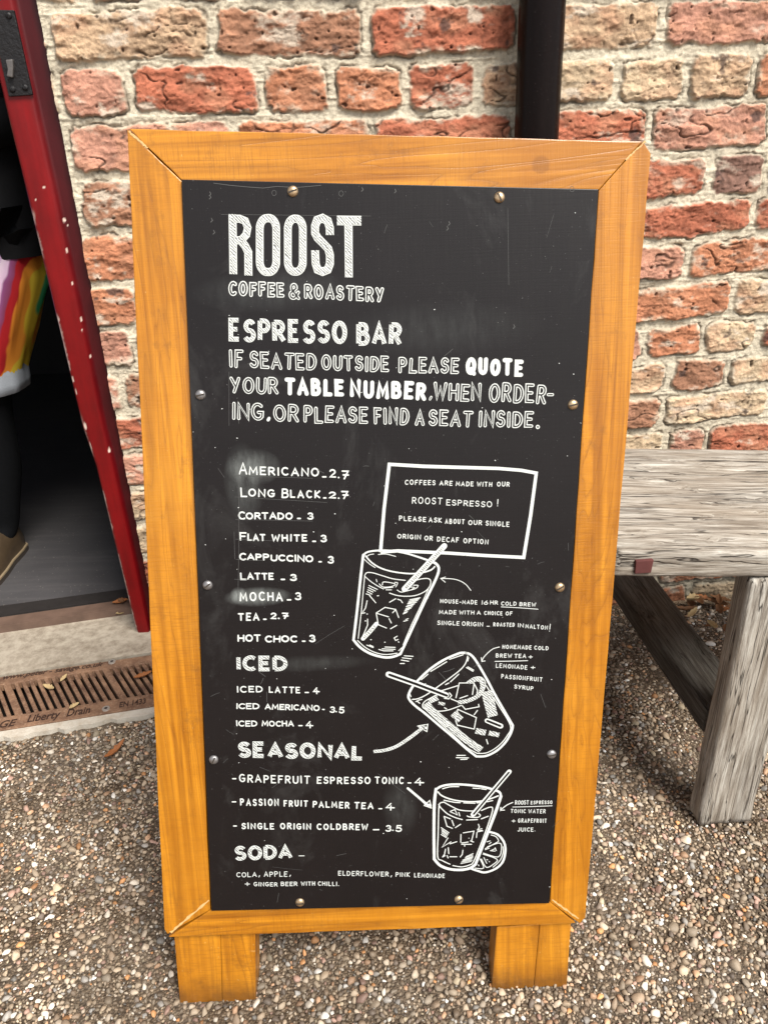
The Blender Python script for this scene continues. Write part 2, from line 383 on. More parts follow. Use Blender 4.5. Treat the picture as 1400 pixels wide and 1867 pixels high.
_GK = ~(_in[:-1, :-1] | _in[:-1, 1:] | _in[1:, 1:] | _in[1:, :-1])
tag(fast_mesh('ground', np.stack([GX.ravel(), GY.ravel(), gz], 1), np.stack([gi[:-1, :-1], gi[:-1, 1:], gi[1:, 1:], gi[1:, :-1]], -1)[_GK].reshape(-1, 4), M_GROUND, None, True, np.repeat(np.where((np.abs(GX) < .54 + .62 * GY) & (GY > .22) & (GY < 1.64), 1.0, 2.2).reshape(-1, 1), 3, 1)), kind='structure')

D_END = .62                        # drain ends behind the board
def in_paving(x, y, margin=0.0):
    a = (x - DBL[0]) * DU[0] + (y - DBL[1]) * DU[1]; b = (x - DBL[0]) * DV[0] + (y - DBL[1]) * DV[1]
    return (b > -.028 + margin + .006 * fbm(a * 30, a * 3, 3, 2)) & (a < D_END + .03)

def pebbles():
    bm = bmesh.new(); bmesh.ops.create_icosphere(bm, subdivisions=2, radius=1)
    tv = np.array([v.co[:] for v in bm.verts]); tf = np.array([[v.index for v in f.verts] for f in bm.faces]); bm.free()
    keepf = tv[tf].mean(1)[:, 2] > -.25
    tf = tf[keepf]; used = np.unique(tf); remap = -np.ones(len(tv), int); remap[used] = np.arange(len(used)); tf = remap[tf]; tv = tv[used]
    temps = []
    for t in range(14):
        n = np.array([mnoise.noise(Vector(v) * 1.1 + Vector((t * 5.1, t, 0))) for v in tv]); n2 = np.array([mnoise.noise(Vector(v) * 2.3 + Vector((t, t * 7.3, 3))) for v in tv])
        temps.append(tv * (1 + .30 * n + .13 * n2)[:, None])
    for t in range(14):           # broken, flattened faces
        for _ in range(6):
            nn = RNG.normal(size=3); nn /= np.linalg.norm(nn); dd = RNG.uniform(.55, .9)
            ex = np.maximum(0, temps[t] @ nn - dd); temps[t] = temps[t] - ex[:, None] * nn
    temps = np.array(temps)
    xs, ys, rs = [], [], []
    cell = {}
    def put(n, r0, r1, over, x0, x1, y0, y1):
        X = RNG.uniform(x0, x1, n); Y = RNG.uniform(y0, y1, n); Rr = r0 + (r1 - r0) * RNG.random(n) ** 2.2
        for x, y, r in zip(X, Y, Rr):
            cx, cy = int(x // .012), int(y // .012); ok = True
            for i in (-1, 0, 1):
                for j in (-1, 0, 1):
                    for (a, b, c) in cell.get((cx + i, cy + j), ()):
                        if (a - x) ** 2 + (b - y) ** 2 < ((c + r) * over) ** 2: ok = False; break
                    if not ok: break
                if not ok: break
            if ok:
                cell.setdefault((cx, cy), []).append((x, y, r)); xs.append(x); ys.append(y); rs.append(r)
    put(1700, .0048, .0088, .9, -1.5, 1.6, .22, 1.62)
    put(80000, .0032, .0062, .74, -1.5, 1.6, .22, 1.62)
    put(230000, .0017, .0032, .72, -1.5, 1.6, .22, 1.62)
    x, y, r = map(np.array, (xs, ys, rs))
    vis = (np.abs(x) < .12 + .62 * y + .42) & ~in_paving(x, y)
    x, y, r = x[vis], y[vis], r[vis]; n = len(x)
    ti = RNG.integers(0, 14, n); ang = RNG.uniform(0, 6.283, n)
    el = RNG.uniform(.72, 1.45, n); fl = RNG.uniform(.5, .9, n)
    P = temps[ti] * np.stack([r * el, r / np.sqrt(el) * 1.0, r * fl], 1)[:, None, :]
    ca, sa = np.cos(ang)[:, None], np.sin(ang)[:, None]
    tx = RNG.normal(0, .3, n)[:, None]
    z0 = P[:, :, 2] + P[:, :, 0] * tx
    X = P[:, :, 0] * ca - P[:, :, 1] * sa + x[:, None]; Y = P[:, :, 0] * sa + P[:, :, 1] * ca + y[:, None]
    Zp = z0 + (r * RNG.uniform(-.15, .45, n))[:, None] - .0065 + .0018 * fbm(x * 9, y * 9, 1, 2)[:, None]
    V = np.stack([X, Y, Zp], -1).reshape(-1, 3)
    nv = tv.shape[0]; Fc = (tf[None] + (np.arange(n) * nv)[:, None, None]).reshape(-1, 3)
    base = 1.02 * np.array([(.42, .33, .235), (.34, .26, .18), (.50, .41, .31), (.26, .19, .13), (.66, .58, .48), (.50, .31, .19), (.52, .26, .11), (.30, .275, .245), (.38, .24, .185), (.74, .70, .64), (.20, .155, .12), (.43, .35, .24)])
    pr = np.array([.17, .18, .12, .15, .06, .07, .025, .06, .05, .035, .07, .03]); ci = RNG.choice(len(base), n, p=pr / pr.sum())
    cb = base[ci] * (.50 + .95 * RNG.random(n) ** 1.15)[:, None]
    patch = sstep(-.25, .5, fbm(x * 5, y * 5, 4, 3)); cb = cb * (1 - .36 * patch)[:, None]
    cols = np.repeat(cb, nv, 0)
    o = fast_mesh('gravel', V, Fc, attr_mat('pebble', .62, .4, 420, .25, .0008, .28), None, True, np.clip(cols, 0, .9))
    tag(o, 'mixed beige grey and orange pebbles set close together in the paving', 'gravel', kind='stuff')
    return n
print('PEBBLES', pebbles())

def concrete_mat(name, c, grime):
    n = NT(name); v = n.coord(); a = n.noise(v, 9, 6, .65); b = n.noise(v, 380, 3, .6); d = n.noise(v, 40, 5, .7)
    base = n.mix(a, tuple(x * .72 for x in c), tuple(min(.9, x * 1.15) for x in c))
    base = n.mix(n.ramp(d, [(.40, .0), (.66, .75)]), base, grime)
    base = n.mix(n.ramp(b, [(.62, 0), (.72, .55)]), base, (.16, .12, .09))
    return n.out(base, .9, .25, n.bump(n.math('ADD', n.math('MULTIPLY', b, .5), d), .5, .003))
M_CONC = concrete_mat('step_concrete', (.39, .34, .27), (.16, .125, .09))
def slab(name, poly, z0, z1, mat, seg=.02, parent=None):
    bm = bmesh.new()
    vs = [bm.verts.new((p[0], p[1], z1)) for p in poly]; f = bm.faces.new(vs)
    if f.calc_area() and f.normal.z < 0: bmesh.ops.reverse_faces(bm, faces=[f])
    r = bmesh.ops.extrude_face_region(bm, geom=[f]); 
    for v in [g for g in r['geom'] if isinstance(g, bmesh.types.BMVert)]: v.co.z = z0
    bmesh.ops.recalc_face_normals(bm, faces=bm.faces[:])
    return bm_obj(name, bm, mat, parent)
# doorstep: between drain and sill, and the ragged mortar strips either side of the drain
sill_n = on_z((0, 1146), .012); sill_f = on_z((236, 1113), .012)
def P2(a, b): q = DBL + DU * a + DV * b; return (q[0], q[1])
ext = (sill_f - sill_n) / np.linalg.norm(sill_f - sill_n)
sl_l = sill_n - ext * .75; sl_r = sill_f + ext * .15
STEP = [P2(-.7, DW + .002), P2(D_END, DW + .002), (WA[0] + WU[0] * .10, WA[1] + WU[1] * .10), (sl_r[0], sl_r[1]), (sl_l[0], sl_l[1])]
so_ = slab('doorstep', STEP, -.05, .009, M_CONC); tag(so_, kind='structure')
strip = []
for i in range(90):
    a = -.7 + (D_END + .7) * i / 89; strip.append(P2(a, -.024 + .007 * math.sin(a * 37) * math.sin(a * 91 + 1) + random.uniform(-.004, .004)))
st_poly = strip + [P2(D_END, -.002), P2(-.7, -.002)]
so_ = slab('mortar_strip', st_poly, -.05, .0045, concrete_mat('strip_concrete', (.52, .48, .41), (.36, .30, .23))); tag(so_, kind='structure')

# ================================================================== DRAIN GRATE
def drain():
    root = empty('drain_grate', M=MD); tag(root, 'rusty brown slotted channel drain grate with raised lettering in front of the doorstep', 'drain')
    n = NT('rusty_iron'); v = n.coord(); a = n.noise(v, 25, 6, .65); b = n.noise(v, 240, 4, .65)
    c = n.mix(n.ramp(a, [(.3, 0), (.7, 1)]), (.075, .036, .022), (.27, .155, .092)); c = n.mix(n.ramp(b, [(.52, 0), (.8, .7)]), c, (.40, .28, .19))
    M_R = n.out(c, .7, .4, n.bump(b, .35, .0015))
    bm = bmesh.new(); z0, z1 = -.012, .006
    w = DW - .004; fb, ft = .043, w - .030        # solid borders, front and back
    bm_box(bm, -.7, D_END, .0, fb, z0, z1, .0015); bm_box(bm, -.7, D_END, ft, w, z0, z1, .0015)
    # slanted bars: measured slot, upper end and lower end
    u0, v0 = dloc((110 / 4.667, 1150 + 460 / 4.667)); u1, v1 = dloc((230 / 4.667, 1150 + 748 / 4.667))
    sl_ = (u1 - u0) / (v1 - v0)
    pa = dloc((110 / 4.667, 1150 + 460 / 4.667))[0]; pb = dloc((860 / 4.667, 1150 + 345 / 4.667))[0]
    pitch = (pb - pa) / 12.0
    bars = []
    for g in range(-4, 3):
        gs = pa - pitch * .0 + g * (13.45 * pitch)     # one casting is 13 slots and a wider land
        for k in range(13): bars.append((gs + k * pitch, pitch * .56)) 
        bars.append((gs + 12.0 * pitch + pitch * .72, pitch * 1.0))
    lands = []
    for g in range(-4, 3):
        gs = pa + g * (13.45 * pitch)
        cs = [gs + k * pitch for k in range(13)] + [gs + 13.45 * pitch]
        for k in range(13): lands.append((cs[k] + pitch * .21, cs[k + 1] - pitch * .21))
    for (a0, a1) in lands:
        if a0 + sl_ * (fb - v0) < -.72 or a1 + sl_ * (ft - v0) > D_END - .005: continue
        f = lambda a, vv: a + sl_ * (vv - v0)
        vs = [(f(a0, fb - .001), fb - .001), (f(a1, fb - .001), fb - .001), (f(a1, ft + .001), ft + .001), (f(a0, ft + .001), ft + .001)]
        lo = [bm.verts.new((x, y, z0)) for x, y in vs]; hi = [bm.verts.new((x, y, z1 - .0012)) for x, y in vs]
        fs = [bm.faces.new(hi), bm.faces.new(lo[::-1])] + [bm.faces.new((lo[i], lo[(i + 1) % 4], hi[(i + 1) % 4], hi[i])) for i in range(4)]
        bmesh.ops.recalc_face_normals(bm, faces=fs)
        bmesh.ops.bevel(bm, geom=[e for e in fs[0].edges], offset=.0012, segments=1, affect='EDGES')
    bm_obj('grating', bm, M_R, root)
    bm = bmesh.new(); bm_box(bm, -.7, D_END, -.001, w + .001, -.12, -.1)
    bm_box(bm, -.7, D_END, -.0015, .0005, -.1, -.013); bm_box(bm, -.7, D_END, w - .0005, w + .0015, -.1, -.013)
    bm_obj('channel', bm, plain('drain_dark', (.02, .014, .01), .9), root)
    # raised words
    M_L = plain('letter_iron', (.035, .018, .012), .6, .4, 0, .35, 200)
    def words(txt, p0, p1, size, shear=0.0, zz=.0062):
        cu = bpy.data.curves.new('lettering', 'FONT'); cu.body = txt; cu.size = 1; cu.extrude = .02; cu.shear = shear; cu.offset = .018
        o = bpy.data.objects.new('lettering', cu); col.objects.link(o)
        dg = bpy.context.evaluated_depsgraph_get(); me = bpy.data.meshes.new_from_object(o.evaluated_get(dg))
        bpy.data.objects.remove(o); bpy.data.curves.remove(cu)
        V = np.array([v.co[:] for v in me.vertices]); wdt = V[:, 0].max()
        a0, b0 = dloc(p0); a1, b1 = dloc(p1); ln = math.hypot(a1 - a0, b1 - b0); sx = ln / wdt
        an = math.atan2(b1 - b0, a1 - a0)
        V2 = np.stack([V[:, 0] * sx, V[:, 1] * size, V[:, 2] * .02 + zz], 1)
        ca, sa = math.cos(an), math.sin(an)
        V2 = np.stack([V2[:, 0] * ca - V2[:, 1] * sa + a0, V2[:, 0] * sa + V2[:, 1] * ca + b0, V2[:, 2]], 1)
        for i, v in enumerate(me.vertices): v.co = V2[i]
        me.materials.clear(); me.materials.append(M_L); me.name = 'lettering'
        link(bpy.data.objects.new('lettering', me), root)
    c6 = lambda x, y: (x / 4.667, 1150 + y / 4.667)
    words('www.peter - savage.co.uk', c6(22, 436), c6(880, 318), .024, .25)
    words('DRAINAGE', c6(-430, 912), c6(140, 826), .030, .2)
    words('Liberty', c6(232, 800), c6(515, 757), .032, .1)
    words('Drain', c6(568, 750), c6(772, 718), .032, .1)
    words('EN 1433', c6(1018, 672), c6(1245, 636), .024)
    M_B = plain('bolt_steel', (.46, .42, .37), .45, .5, .6, .3, 150); M_BD = plain('bolt_hole', (.03, .022, .018), .8)
    for (px, py, r) in ((960, 285, .0085), (910, 685, .0085)):
        a, b = dloc(c6(px, py)); bm = bmesh.new()
        for (r0, r1, zz0, zz1, mi) in ((r, r * .92, .005, .0085, 0), (r * .45, r * .4, .0078, .0088, 1)):
            res = bmesh.ops.create_cone(bm, cap_ends=True, segments=20, radius1=r0, radius2=r1, depth=zz1 - zz0, matrix=Matrix.Translation((a, b, (zz0 + zz1) / 2)))
            for vv in res['verts']:
                for ff in vv.link_faces: ff.material_index = mi
        bm_obj('bolt', bm, [M_B, M_BD], root)
drain()

# ================================================================== DOORWAY: sill, floor, dark room
XW = Vector(WU); YW = Vector(-WN)          # along the wall, into the building
MW = Matrix([[WU[0], -WN[0], 0, WA[0]], [WU[1], -WN[1], 0, WA[1]], [0, 0, 1, 0], [0, 0, 0, 1]])
def wl(p, z):                              # pixel at height z -> wall frame (s, depth)
    q = on_z(p, z) - WA; return float(q @ WU), float(q @ -WN)
root = empty('door_sill', M=MW); tag(root, 'worn brown timber sill with a black inner strip across the open doorway', 'door sill')
def strip_between(name, pa, pb, pc, pd, z0, z1, mat, bev=.002):
    """pa,pb front edge left,right; pd,pc back edge; pixels read at height z1"""
    q = [wl(p, z1) for p in (pa, pb, pc, pd)]
    def ex(a, b, t): return (a[0] + (b[0] - a[0]) * t, a[1] + (b[1] - a[1]) * t)
    q = [ex(q[0], q[1], -2.2), ex(q[0], q[1], 1.25), ex(q[3], q[2], 1.25), ex(q[3], q[2], -2.2)]
    bm = bmesh.new(); lo = [bm.verts.new((x, y, z0)) for x, y in q]; hi = [bm.verts.new((x, y, z1)) for x, y in q]
    fs = [bm.faces.new(hi), bm.faces.new(lo[::-1])] + [bm.faces.new((lo[i], lo[(i + 1) % 4], hi[(i + 1) % 4], hi[i])) for i in range(4)]
    bmesh.ops.recalc_face_normals(bm, faces=fs); bmesh.ops.bevel(bm, geom=list(bm.edges), offset=bev, segments=2, affect='EDGES')
    bm_obj(name, bm, mat, root)
strip_between('sill_board', (0, 1141), (234, 1107), (231, 1092), (0, 1125), -.02, .030, plain('sill_brown', (.12, .075, .055), .6, .4, 0, .45, 30, .2))
strip_between('inner_strip', (0, 1124), (231, 1091), (228, 1073), (0, 1104), -.02, .024, plain('sill_black', (.018, .015, .014), .6, .5, 0, .5, 60))
f0 = wl((0, 1103), .024); f1 = wl((228, 1072), .024)
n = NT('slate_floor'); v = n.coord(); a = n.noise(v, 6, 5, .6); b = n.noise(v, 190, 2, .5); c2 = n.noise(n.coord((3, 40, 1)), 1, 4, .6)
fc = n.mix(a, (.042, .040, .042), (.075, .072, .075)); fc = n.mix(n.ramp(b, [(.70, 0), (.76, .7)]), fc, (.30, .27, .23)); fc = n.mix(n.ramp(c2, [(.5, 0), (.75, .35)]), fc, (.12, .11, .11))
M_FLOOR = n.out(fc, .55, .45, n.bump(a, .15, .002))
def frame_mesh(name, quads, mat):
    V, Fc = [], []
    for q in quads:
        i = len(V); V += [MW @ Vector(p) for p in q]; Fc.append((i, i + 1, i + 2, i + 3))
    return mesh_obj(name, V, Fc, mat)
sl_ = (f1[1] - f0[1]) / (f1[0] - f0[0]); fy = lambda s: f0[1] + sl_ * (s - f0[0])
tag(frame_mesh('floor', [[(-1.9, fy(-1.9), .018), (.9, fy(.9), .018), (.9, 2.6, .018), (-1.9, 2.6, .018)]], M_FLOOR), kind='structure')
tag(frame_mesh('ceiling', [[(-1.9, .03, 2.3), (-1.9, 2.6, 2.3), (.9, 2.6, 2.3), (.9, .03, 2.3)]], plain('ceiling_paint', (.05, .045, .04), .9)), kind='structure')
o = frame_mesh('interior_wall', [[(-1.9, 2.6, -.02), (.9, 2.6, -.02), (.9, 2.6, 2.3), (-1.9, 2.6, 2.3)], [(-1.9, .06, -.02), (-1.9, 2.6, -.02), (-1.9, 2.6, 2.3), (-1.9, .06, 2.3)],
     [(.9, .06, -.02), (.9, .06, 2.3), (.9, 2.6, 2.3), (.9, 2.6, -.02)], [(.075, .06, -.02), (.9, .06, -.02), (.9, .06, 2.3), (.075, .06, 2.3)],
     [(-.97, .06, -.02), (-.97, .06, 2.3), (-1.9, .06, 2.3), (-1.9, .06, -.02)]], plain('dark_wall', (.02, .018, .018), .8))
tag(o, 'unlit dark walls of the room beyond the open doorway', 'wall')

# ================================================================== DOOR POST
def door_post():
    root = empty('door_post', M=MW); tag(root, 'dark red painted timber door post with chipped edges at the left of the brick wall', 'door post')
    zs = np.arange(.006, 2.03, .003); t = np.linspace(0, 1, 40)
    pl = [wall_sz(p) for p in ((250, 1161), (233, 1091), (174, 850), (150, 780), (70, 445), (0, 155))]
    lx = np.interp(zs, [p[1] for p in pl] + [2.05], [p[0] for p in pl] + [-.085])
    T, Zz = np.meshgrid(t, zs); LX = lx[:, None]
    RX = .0465 + .0015 * np.sin(zs * 9)[:, None]
    S = LX + (RX - LX) * T
    w = (RX - LX)
    edge = np.minimum(T, 1 - T) * w
    out = -.002 - .006 * np.exp(-edge / .0035) + .0006 * fbm(S.ravel() * 60, Zz.ravel() * 8, 2, 3).reshape(S.shape)
    out -= .010 * sstep(.50, .62, T)                # the half against the wall is set back
    x, z = S.ravel(), Zz.ravel()
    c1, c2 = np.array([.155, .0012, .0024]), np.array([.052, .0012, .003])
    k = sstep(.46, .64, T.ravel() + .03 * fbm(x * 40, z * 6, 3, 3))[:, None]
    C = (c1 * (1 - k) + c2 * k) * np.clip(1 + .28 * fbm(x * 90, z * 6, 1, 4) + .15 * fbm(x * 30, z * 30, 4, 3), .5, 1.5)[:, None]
    chip = np.zeros(len(x))
    for (px, py, rw, rh) in ((121, 457, 2.5, 6), (132, 517, 3, 6), (148, 583, 2, 8), (150, 603, 3, 3), (105, 583, 5, 12), (112, 620, 2, 12), (126, 672, 2, 8), (132, 692, 4, 12), (138, 715, 2, 12), (155, 778, 5, 14), (165, 815, 2, 20),
                              (199, 822, 4, 10), (87, 502, 2, 7), (164, 652, 1.5, 5), (162, 630, 1.5, 2), (80, 342, 4, 3), (66, 365, 3, 2), (58, 391, 2, 2), (232, 1012, 2.5, 1.5), (115, 402, 3, 6), (120, 412, 2, 3)):
        cs, cz = wall_sz((px, py)); m = .55 / 1010.
        dd = ((x - cs) / (rw * m)) ** 2 + ((z - cz) / (rh * m * 1.1)) ** 2
        chip = np.maximum(chip, 1 - sstep(.6, 1.3, dd + .7 * fbm(x * 300, z * 200, 5, 2)))
    chip = np.maximum(chip, sstep(.60, .70, fbm(x * 260, z * 160, 6, 3)) * sstep(.90, 1.0, T.ravel()) * .6)
    lf = (1 - sstep(.0, .075, T.ravel() + .03 * fbm(x * 200, z * 200, 4, 2))) * sstep(.05, .3, fbm(z * 16, z * 3, 2, 3)) * (z < 1.0); chip = np.maximum(chip, lf * .9)
    C = C * (1 - chip[:, None]) + chip[:, None] * np.array([.66, .52, .44])
    out = out.ravel() - .0012 * chip
    V = np.stack([x, -out, z], 1)
    ny, nx = S.shape; i = np.arange(ny * nx).reshape(ny, nx)
    q = np.stack([i[:-1, :-1], i[:-1, 1:], i[1:, 1:], i[1:, :-1]], -1).reshape(-1, 4)
    # returns into the wall on both sides
    n0 = len(V); bl = V[i[:, 0]].copy(); bl[:, 1] = .10; br = V[i[:, -1]].copy(); br[:, 1] = .10
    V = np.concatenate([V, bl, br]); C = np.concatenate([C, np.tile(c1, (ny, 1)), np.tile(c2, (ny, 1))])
    a = np.arange(ny - 1)
    ql = np.stack([n0 + a, i[:-1, 0], i[1:, 0], n0 + a + 1], 1); qr = np.stack([i[:-1, -1], n0 + ny + a, n0 + ny + a + 1, i[1:, -1]], 1)
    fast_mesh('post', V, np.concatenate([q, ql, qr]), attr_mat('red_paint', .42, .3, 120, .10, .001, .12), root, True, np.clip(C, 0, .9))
    # black iron keep for the latch
    M_I = NT('black_iron'); v = M_I.coord(); b = M_I.noise(v, 160, 4, .6); M_I = M_I.out(M_I.mix(b, (.005, .0045, .005), (.016, .015, .016)), .45, .25, M_I.bump(b, .6, .003))
    P = [wall_sz(p) for p in ((-18, 18), (27, 19), (61, 173), (18, 176))]
    bm = bmesh.new(); bm_prism(bm, P, -.0035, .0035, .0012); pl_ = bm_obj('latch_plate', bm, M_I, root)
    nb = [wall_sz(p) for p in ((15, 110), (28, 109), (29, 125), (28, 143), (17, 140), (19, 128))]
    bm = bmesh.new(); bm_prism(bm, nb, -.012, -.003, .002); bm_obj('latch_catch', bm, plain('worn_iron', (.11, .10, .095), .4, .5, .4, .4, 200), pl_)
    for (px, py) in ((18, 29), (-4, 31), (25, 163), (48, 160)):
        s, z = wall_sz((px, py)); screw(pl_, s, z, -.0035, .0055, M_I, M_I)
def screw(parent, x, z, y, r, mat, slotmat, name='screw', ang=None):
    bm = bmesh.new(); seg = 18; prof = [(1, 0), (.93, .22), (.75, .40), (.45, .52), (0.001, .56)]
    rings = [[bm.verts.new((x + r * a * math.cos(2 * math.pi * k / seg), y - r * b, z + r * a * math.sin(2 * math.pi * k / seg))) for k in range(seg)] for a, b in prof]
    for i in range(len(rings) - 1):
        for k in range(seg):
            f = bm.faces.new((rings[i][k], rings[i][(k + 1) % seg], rings[i + 1][(k + 1) % seg], rings[i + 1][k])); f.smooth = True
    a = random.uniform(0, 3.1) if ang is None else ang
    c, s = math.cos(a), math.sin(a); hw = r * .14; L = r * .78
    pts = [(-L, -hw), (L, -hw), (L, hw), (-L, hw)]
    n0 = len(bm.faces)
    bm_prism(bm, [(x + p[0] * c - p[1] * s, z + p[0] * s + p[1] * c) for p in pts], y - r * .575, y - r * .2, 0, 1)
    return bm_obj(name, bm, [mat, slotmat], parent)
door_post()

# ================================================================== DRAINPIPE
def pipe():
    sL = .5 * (wall_sz((947, 0))[0] + wall_sz((937, 245))[0]); sR = .5 * (wall_sz((1030, 0))[0] + wall_sz((1018, 245))[0])
    off = .062
    k = (np.linalg.norm(wall_pt((sL + sR) / 2, 1.1)[:2]) - off) / np.linalg.norm(wall_pt((sL + sR) / 2, 1.1)[:2])
    r = (sR - sL) / 2 * k * .985
    c = wall_pt((sL + sR) / 2, 0)[:2] * k
    root = empty('drainpipe', (c[0], c[1], 0)); tag(root, 'glossy black round drainpipe running up the brick wall behind the board', 'drainpipe')
    n = NT('gloss_black'); v = n.coord((1, 1, 1)); d = n.noise(n.coord((60, 60, 7)), 1, 4, .6); sp = n.noise(v, 320, 3, .6)
    base = n.mix(d, (.003, .002, .002), (.009, .005, .0045)); base = n.mix(n.ramp(sp, [(.68, 0), (.74, .35)]), base, (.16, .13, .12))
    M = n.out(base, n.ramp(d, [(.3, .14), (.7, .22)]), .09, n.bump(n.math('ADD', sp, d), .18, .002))
    V, Fc = tube_mesh([(0, 0, z) for z in np.linspace(.01, 2.7, 60)], [r * (1 + .002 * math.sin(i * 1.7)) for i in range(60)], 48)
    mesh_obj('pipe', V, Fc, M, root, True)
    for z in (.42, 1.72):
        V, Fc = tube_mesh([(0, 0, z - .02), (0, 0, z - .018), (0, 0, z + .018), (0, 0, z + .02)], [r + .001, r + .005, r + .005, r + .001], 40)
        b = mesh_obj('bracket', V, Fc, M, root, True)
pipe()

# ================================================================== WEATHERED BENCH
M_SEAT = weathered('grey_bench_wood'); M_SHADEW = weathered('shaded_bench_wood', .22)  # second wood is the first darkened: under-seat shade put into its colour
def plank(name, L, W, T, mat, parent, M, step=.006, amp=.0025, seed=0, rag=.003):
    """length on x (0..L), width on y (0..W), thickness on z (-T..0); rough weathered surface"""
    bm = bmesh.new()
    bm_box(bm, 0, L, 0, W, -T, 0)
    def cut(axis, n):
        es = [e for e in bm.edges if abs((e.verts[0].co - e.verts[1].co)[axis]) > 1e-6 and abs((e.verts[0].co - e.verts[1].co).normalized()[axis]) > .99]
        if n > 0: bmesh.ops.subdivide_edges(bm, edges=es, cuts=n, use_grid_fill=True)
    bm.free()
    nx, ny, nz = max(2, int(L / (step * 2))), max(2, int(W / step)), max(2, int(T / step))
    xs, ys, zs = np.linspace(0, L, nx + 1), np.linspace(0, W, ny + 1), np.linspace(-T, 0, nz + 1)
    vid = {}; V = []; Fc = []
    def vtx(i, j, k):
        key = (i, j, k)
        if key not in vid: vid[key] = len(V); V.append((xs[i], ys[j], zs[k]))
        return vid[key]
    for i in range(nx):
        for j in range(ny):
            Fc.append((vtx(i, j, nz), vtx(i + 1, j, nz), vtx(i + 1, j + 1, nz), vtx(i, j + 1, nz))); Fc.append((vtx(i, j, 0), vtx(i, j + 1, 0), vtx(i + 1, j + 1, 0), vtx(i + 1, j, 0)))
        for k in range(nz):
            Fc.append((vtx(i, 0, k), vtx(i + 1, 0, k), vtx(i + 1, 0, k + 1), vtx(i, 0, k + 1))); Fc.append((vtx(i, ny, k), vtx(i, ny, k + 1), vtx(i + 1, ny, k + 1), vtx(i + 1, ny, k)))
    for j in range(ny):
        for k in range(nz):
            Fc.append((vtx(0, j, k), vtx(0, j, k + 1), vtx(0, j + 1, k + 1), vtx(0, j + 1, k))); Fc.append((vtx(nx, j, k), vtx(nx, j + 1, k), vtx(nx, j + 1, k + 1), vtx(nx, j, k + 1)))
    A = np.array(V); c = np.array([L / 2, W / 2, -T / 2])
    # round the arrises, then roughen along the grain
    rr = .006; lim = np.array([L / 2 - rr, W / 2 - rr, T / 2 - rr]); q = A - c
    core = np.clip(q, -lim, lim); dv = q - core; dl = np.linalg.norm(dv, axis=1, keepdims=True); A = c + core + dv / np.maximum(dl, 1e-9) * np.minimum(dl, rr)
    A[:, 2] += amp * fbm(A[:, 0] * 5 + seed, A[:, 1] * 75 + seed, 1, 4, .6) * (A[:, 2] > -T * .5) + rag * .6 * fbm(A[:, 0] * 7, A[:, 1] * 7 + seed, 2, 3)
    crk = np.abs(fbm(A[:, 0] * 2.2 + seed * 3, A[:, 1] * 30 + seed, 5, 3)); A[:, 2] -= (A[:, 2] > -T * .4) * .005 * (1 - sstep(0, .05, crk))
    A[:, 1] += rag * fbm(A[:, 0] * 14 + seed, A[:, 2] * 40 + seed, 3, 4, .6)
    o = mesh_obj(name, A, Fc, mat, parent, True); o.matrix_local = M
    return o
def bench():
    LB = on_z((1268, 1497))
    def leg_plane(p): return on_plane(p, LB, WN)
    fl, fr = leg_plane((1119, 996)), leg_plane((1400, 998))
    zt = (fl[2] + fr[2]) / 2
    root = empty('bench', M=Matrix([[WU[0], -WN[0], 0, LB[0]], [WU[1], -WN[1], 0, LB[1]], [0, 0, 1, 0], [0, 0, 0, 1]]))
    tag(root, 'old weathered grey timber bench standing by the wall at the right of the board', 'bench')
    def bl(p): q = p - LB; return float(q @ WU), float(q @ -WN), float(q[2])
    x0 = bl(fl)[0]; tilt = math.atan2(fr[2] - fl[2], bl(fr)[0] - bl(fl)[0])
    back = bl(on_z((1300, 817), zt))[1]; T = .043
    plank('seat', 1.9, back + .054, T, M_SEAT, root, Matrix.Translation((x0, -.012, fl[2])) @ Matrix.Rotation(-tilt, 4, 'Y'), .005, .003, 1, .003)
    zs = lambda x: fl[2] + (x - x0) * math.tan(tilt) - T
    # legs: length on local x -> stands on z ; width .095, thickness .042
    def leg(x, y, mat, w=.093, t=.042, lean=0.0):
        Lh = zs(x + w / 2) + .006
        M = Matrix.Translation((x + w, y, -.004)) @ Matrix(((0, -1, 0, 0), (0, 0, -1, 0), (1, 0, 0, 0), (0, 0, 0, 1))) @ Matrix.Rotation(-lean, 4, 'Z')
        # local x->z, local y->x, local z-> -y  (front face is z=0)
        o = plank('leg', Lh - .004, w, t, mat, root, M, .006, .002, int(x * 40) + 9, .002)
        return o
    sh = bl(leg_plane((1362, 1050)))[0]
    leg(0.0, -.0105, M_SEAT, lean=math.atan2(sh, zs(0)))
    leg(-.24, back - .07, M_SHADEW); leg(1.55, 0.0, M_SEAT); leg(1.55, back - .07, M_SHADEW)
    # stretcher from front leg to back leg
    pz = .0
    q = on_plane((1284, 1290), LB + (-WN) * .05, WN); b = bl(q); zb_ = b[2]
    for xx in (b[0], 1.55 + b[0]):
        M = Matrix.Translation((xx, .0435, zb_)) @ Matrix(((0, -1, 0, .085), (1, 0, 0, 0), (0, 0, 1, 0), (0, 0, 0, 1)))
        plank('stretcher', back + .20, .085, .05, M_SHADEW, root, M, .007, .002, 3, .002)
    pk = [bl(leg_plane(p)) for p in ((1151, 1013), (1183, 1011), (1178, 1034), (1149, 1036))]
    bm = bmesh.new(); bm_prism(bm, [(p[0], p[2]) for p in pk], -.0165, -.006, .001); bm_obj('peg', bm, plain('peg_red', (.085, .026, .024), .7, .3, 0, .4, 60), root)
bench()

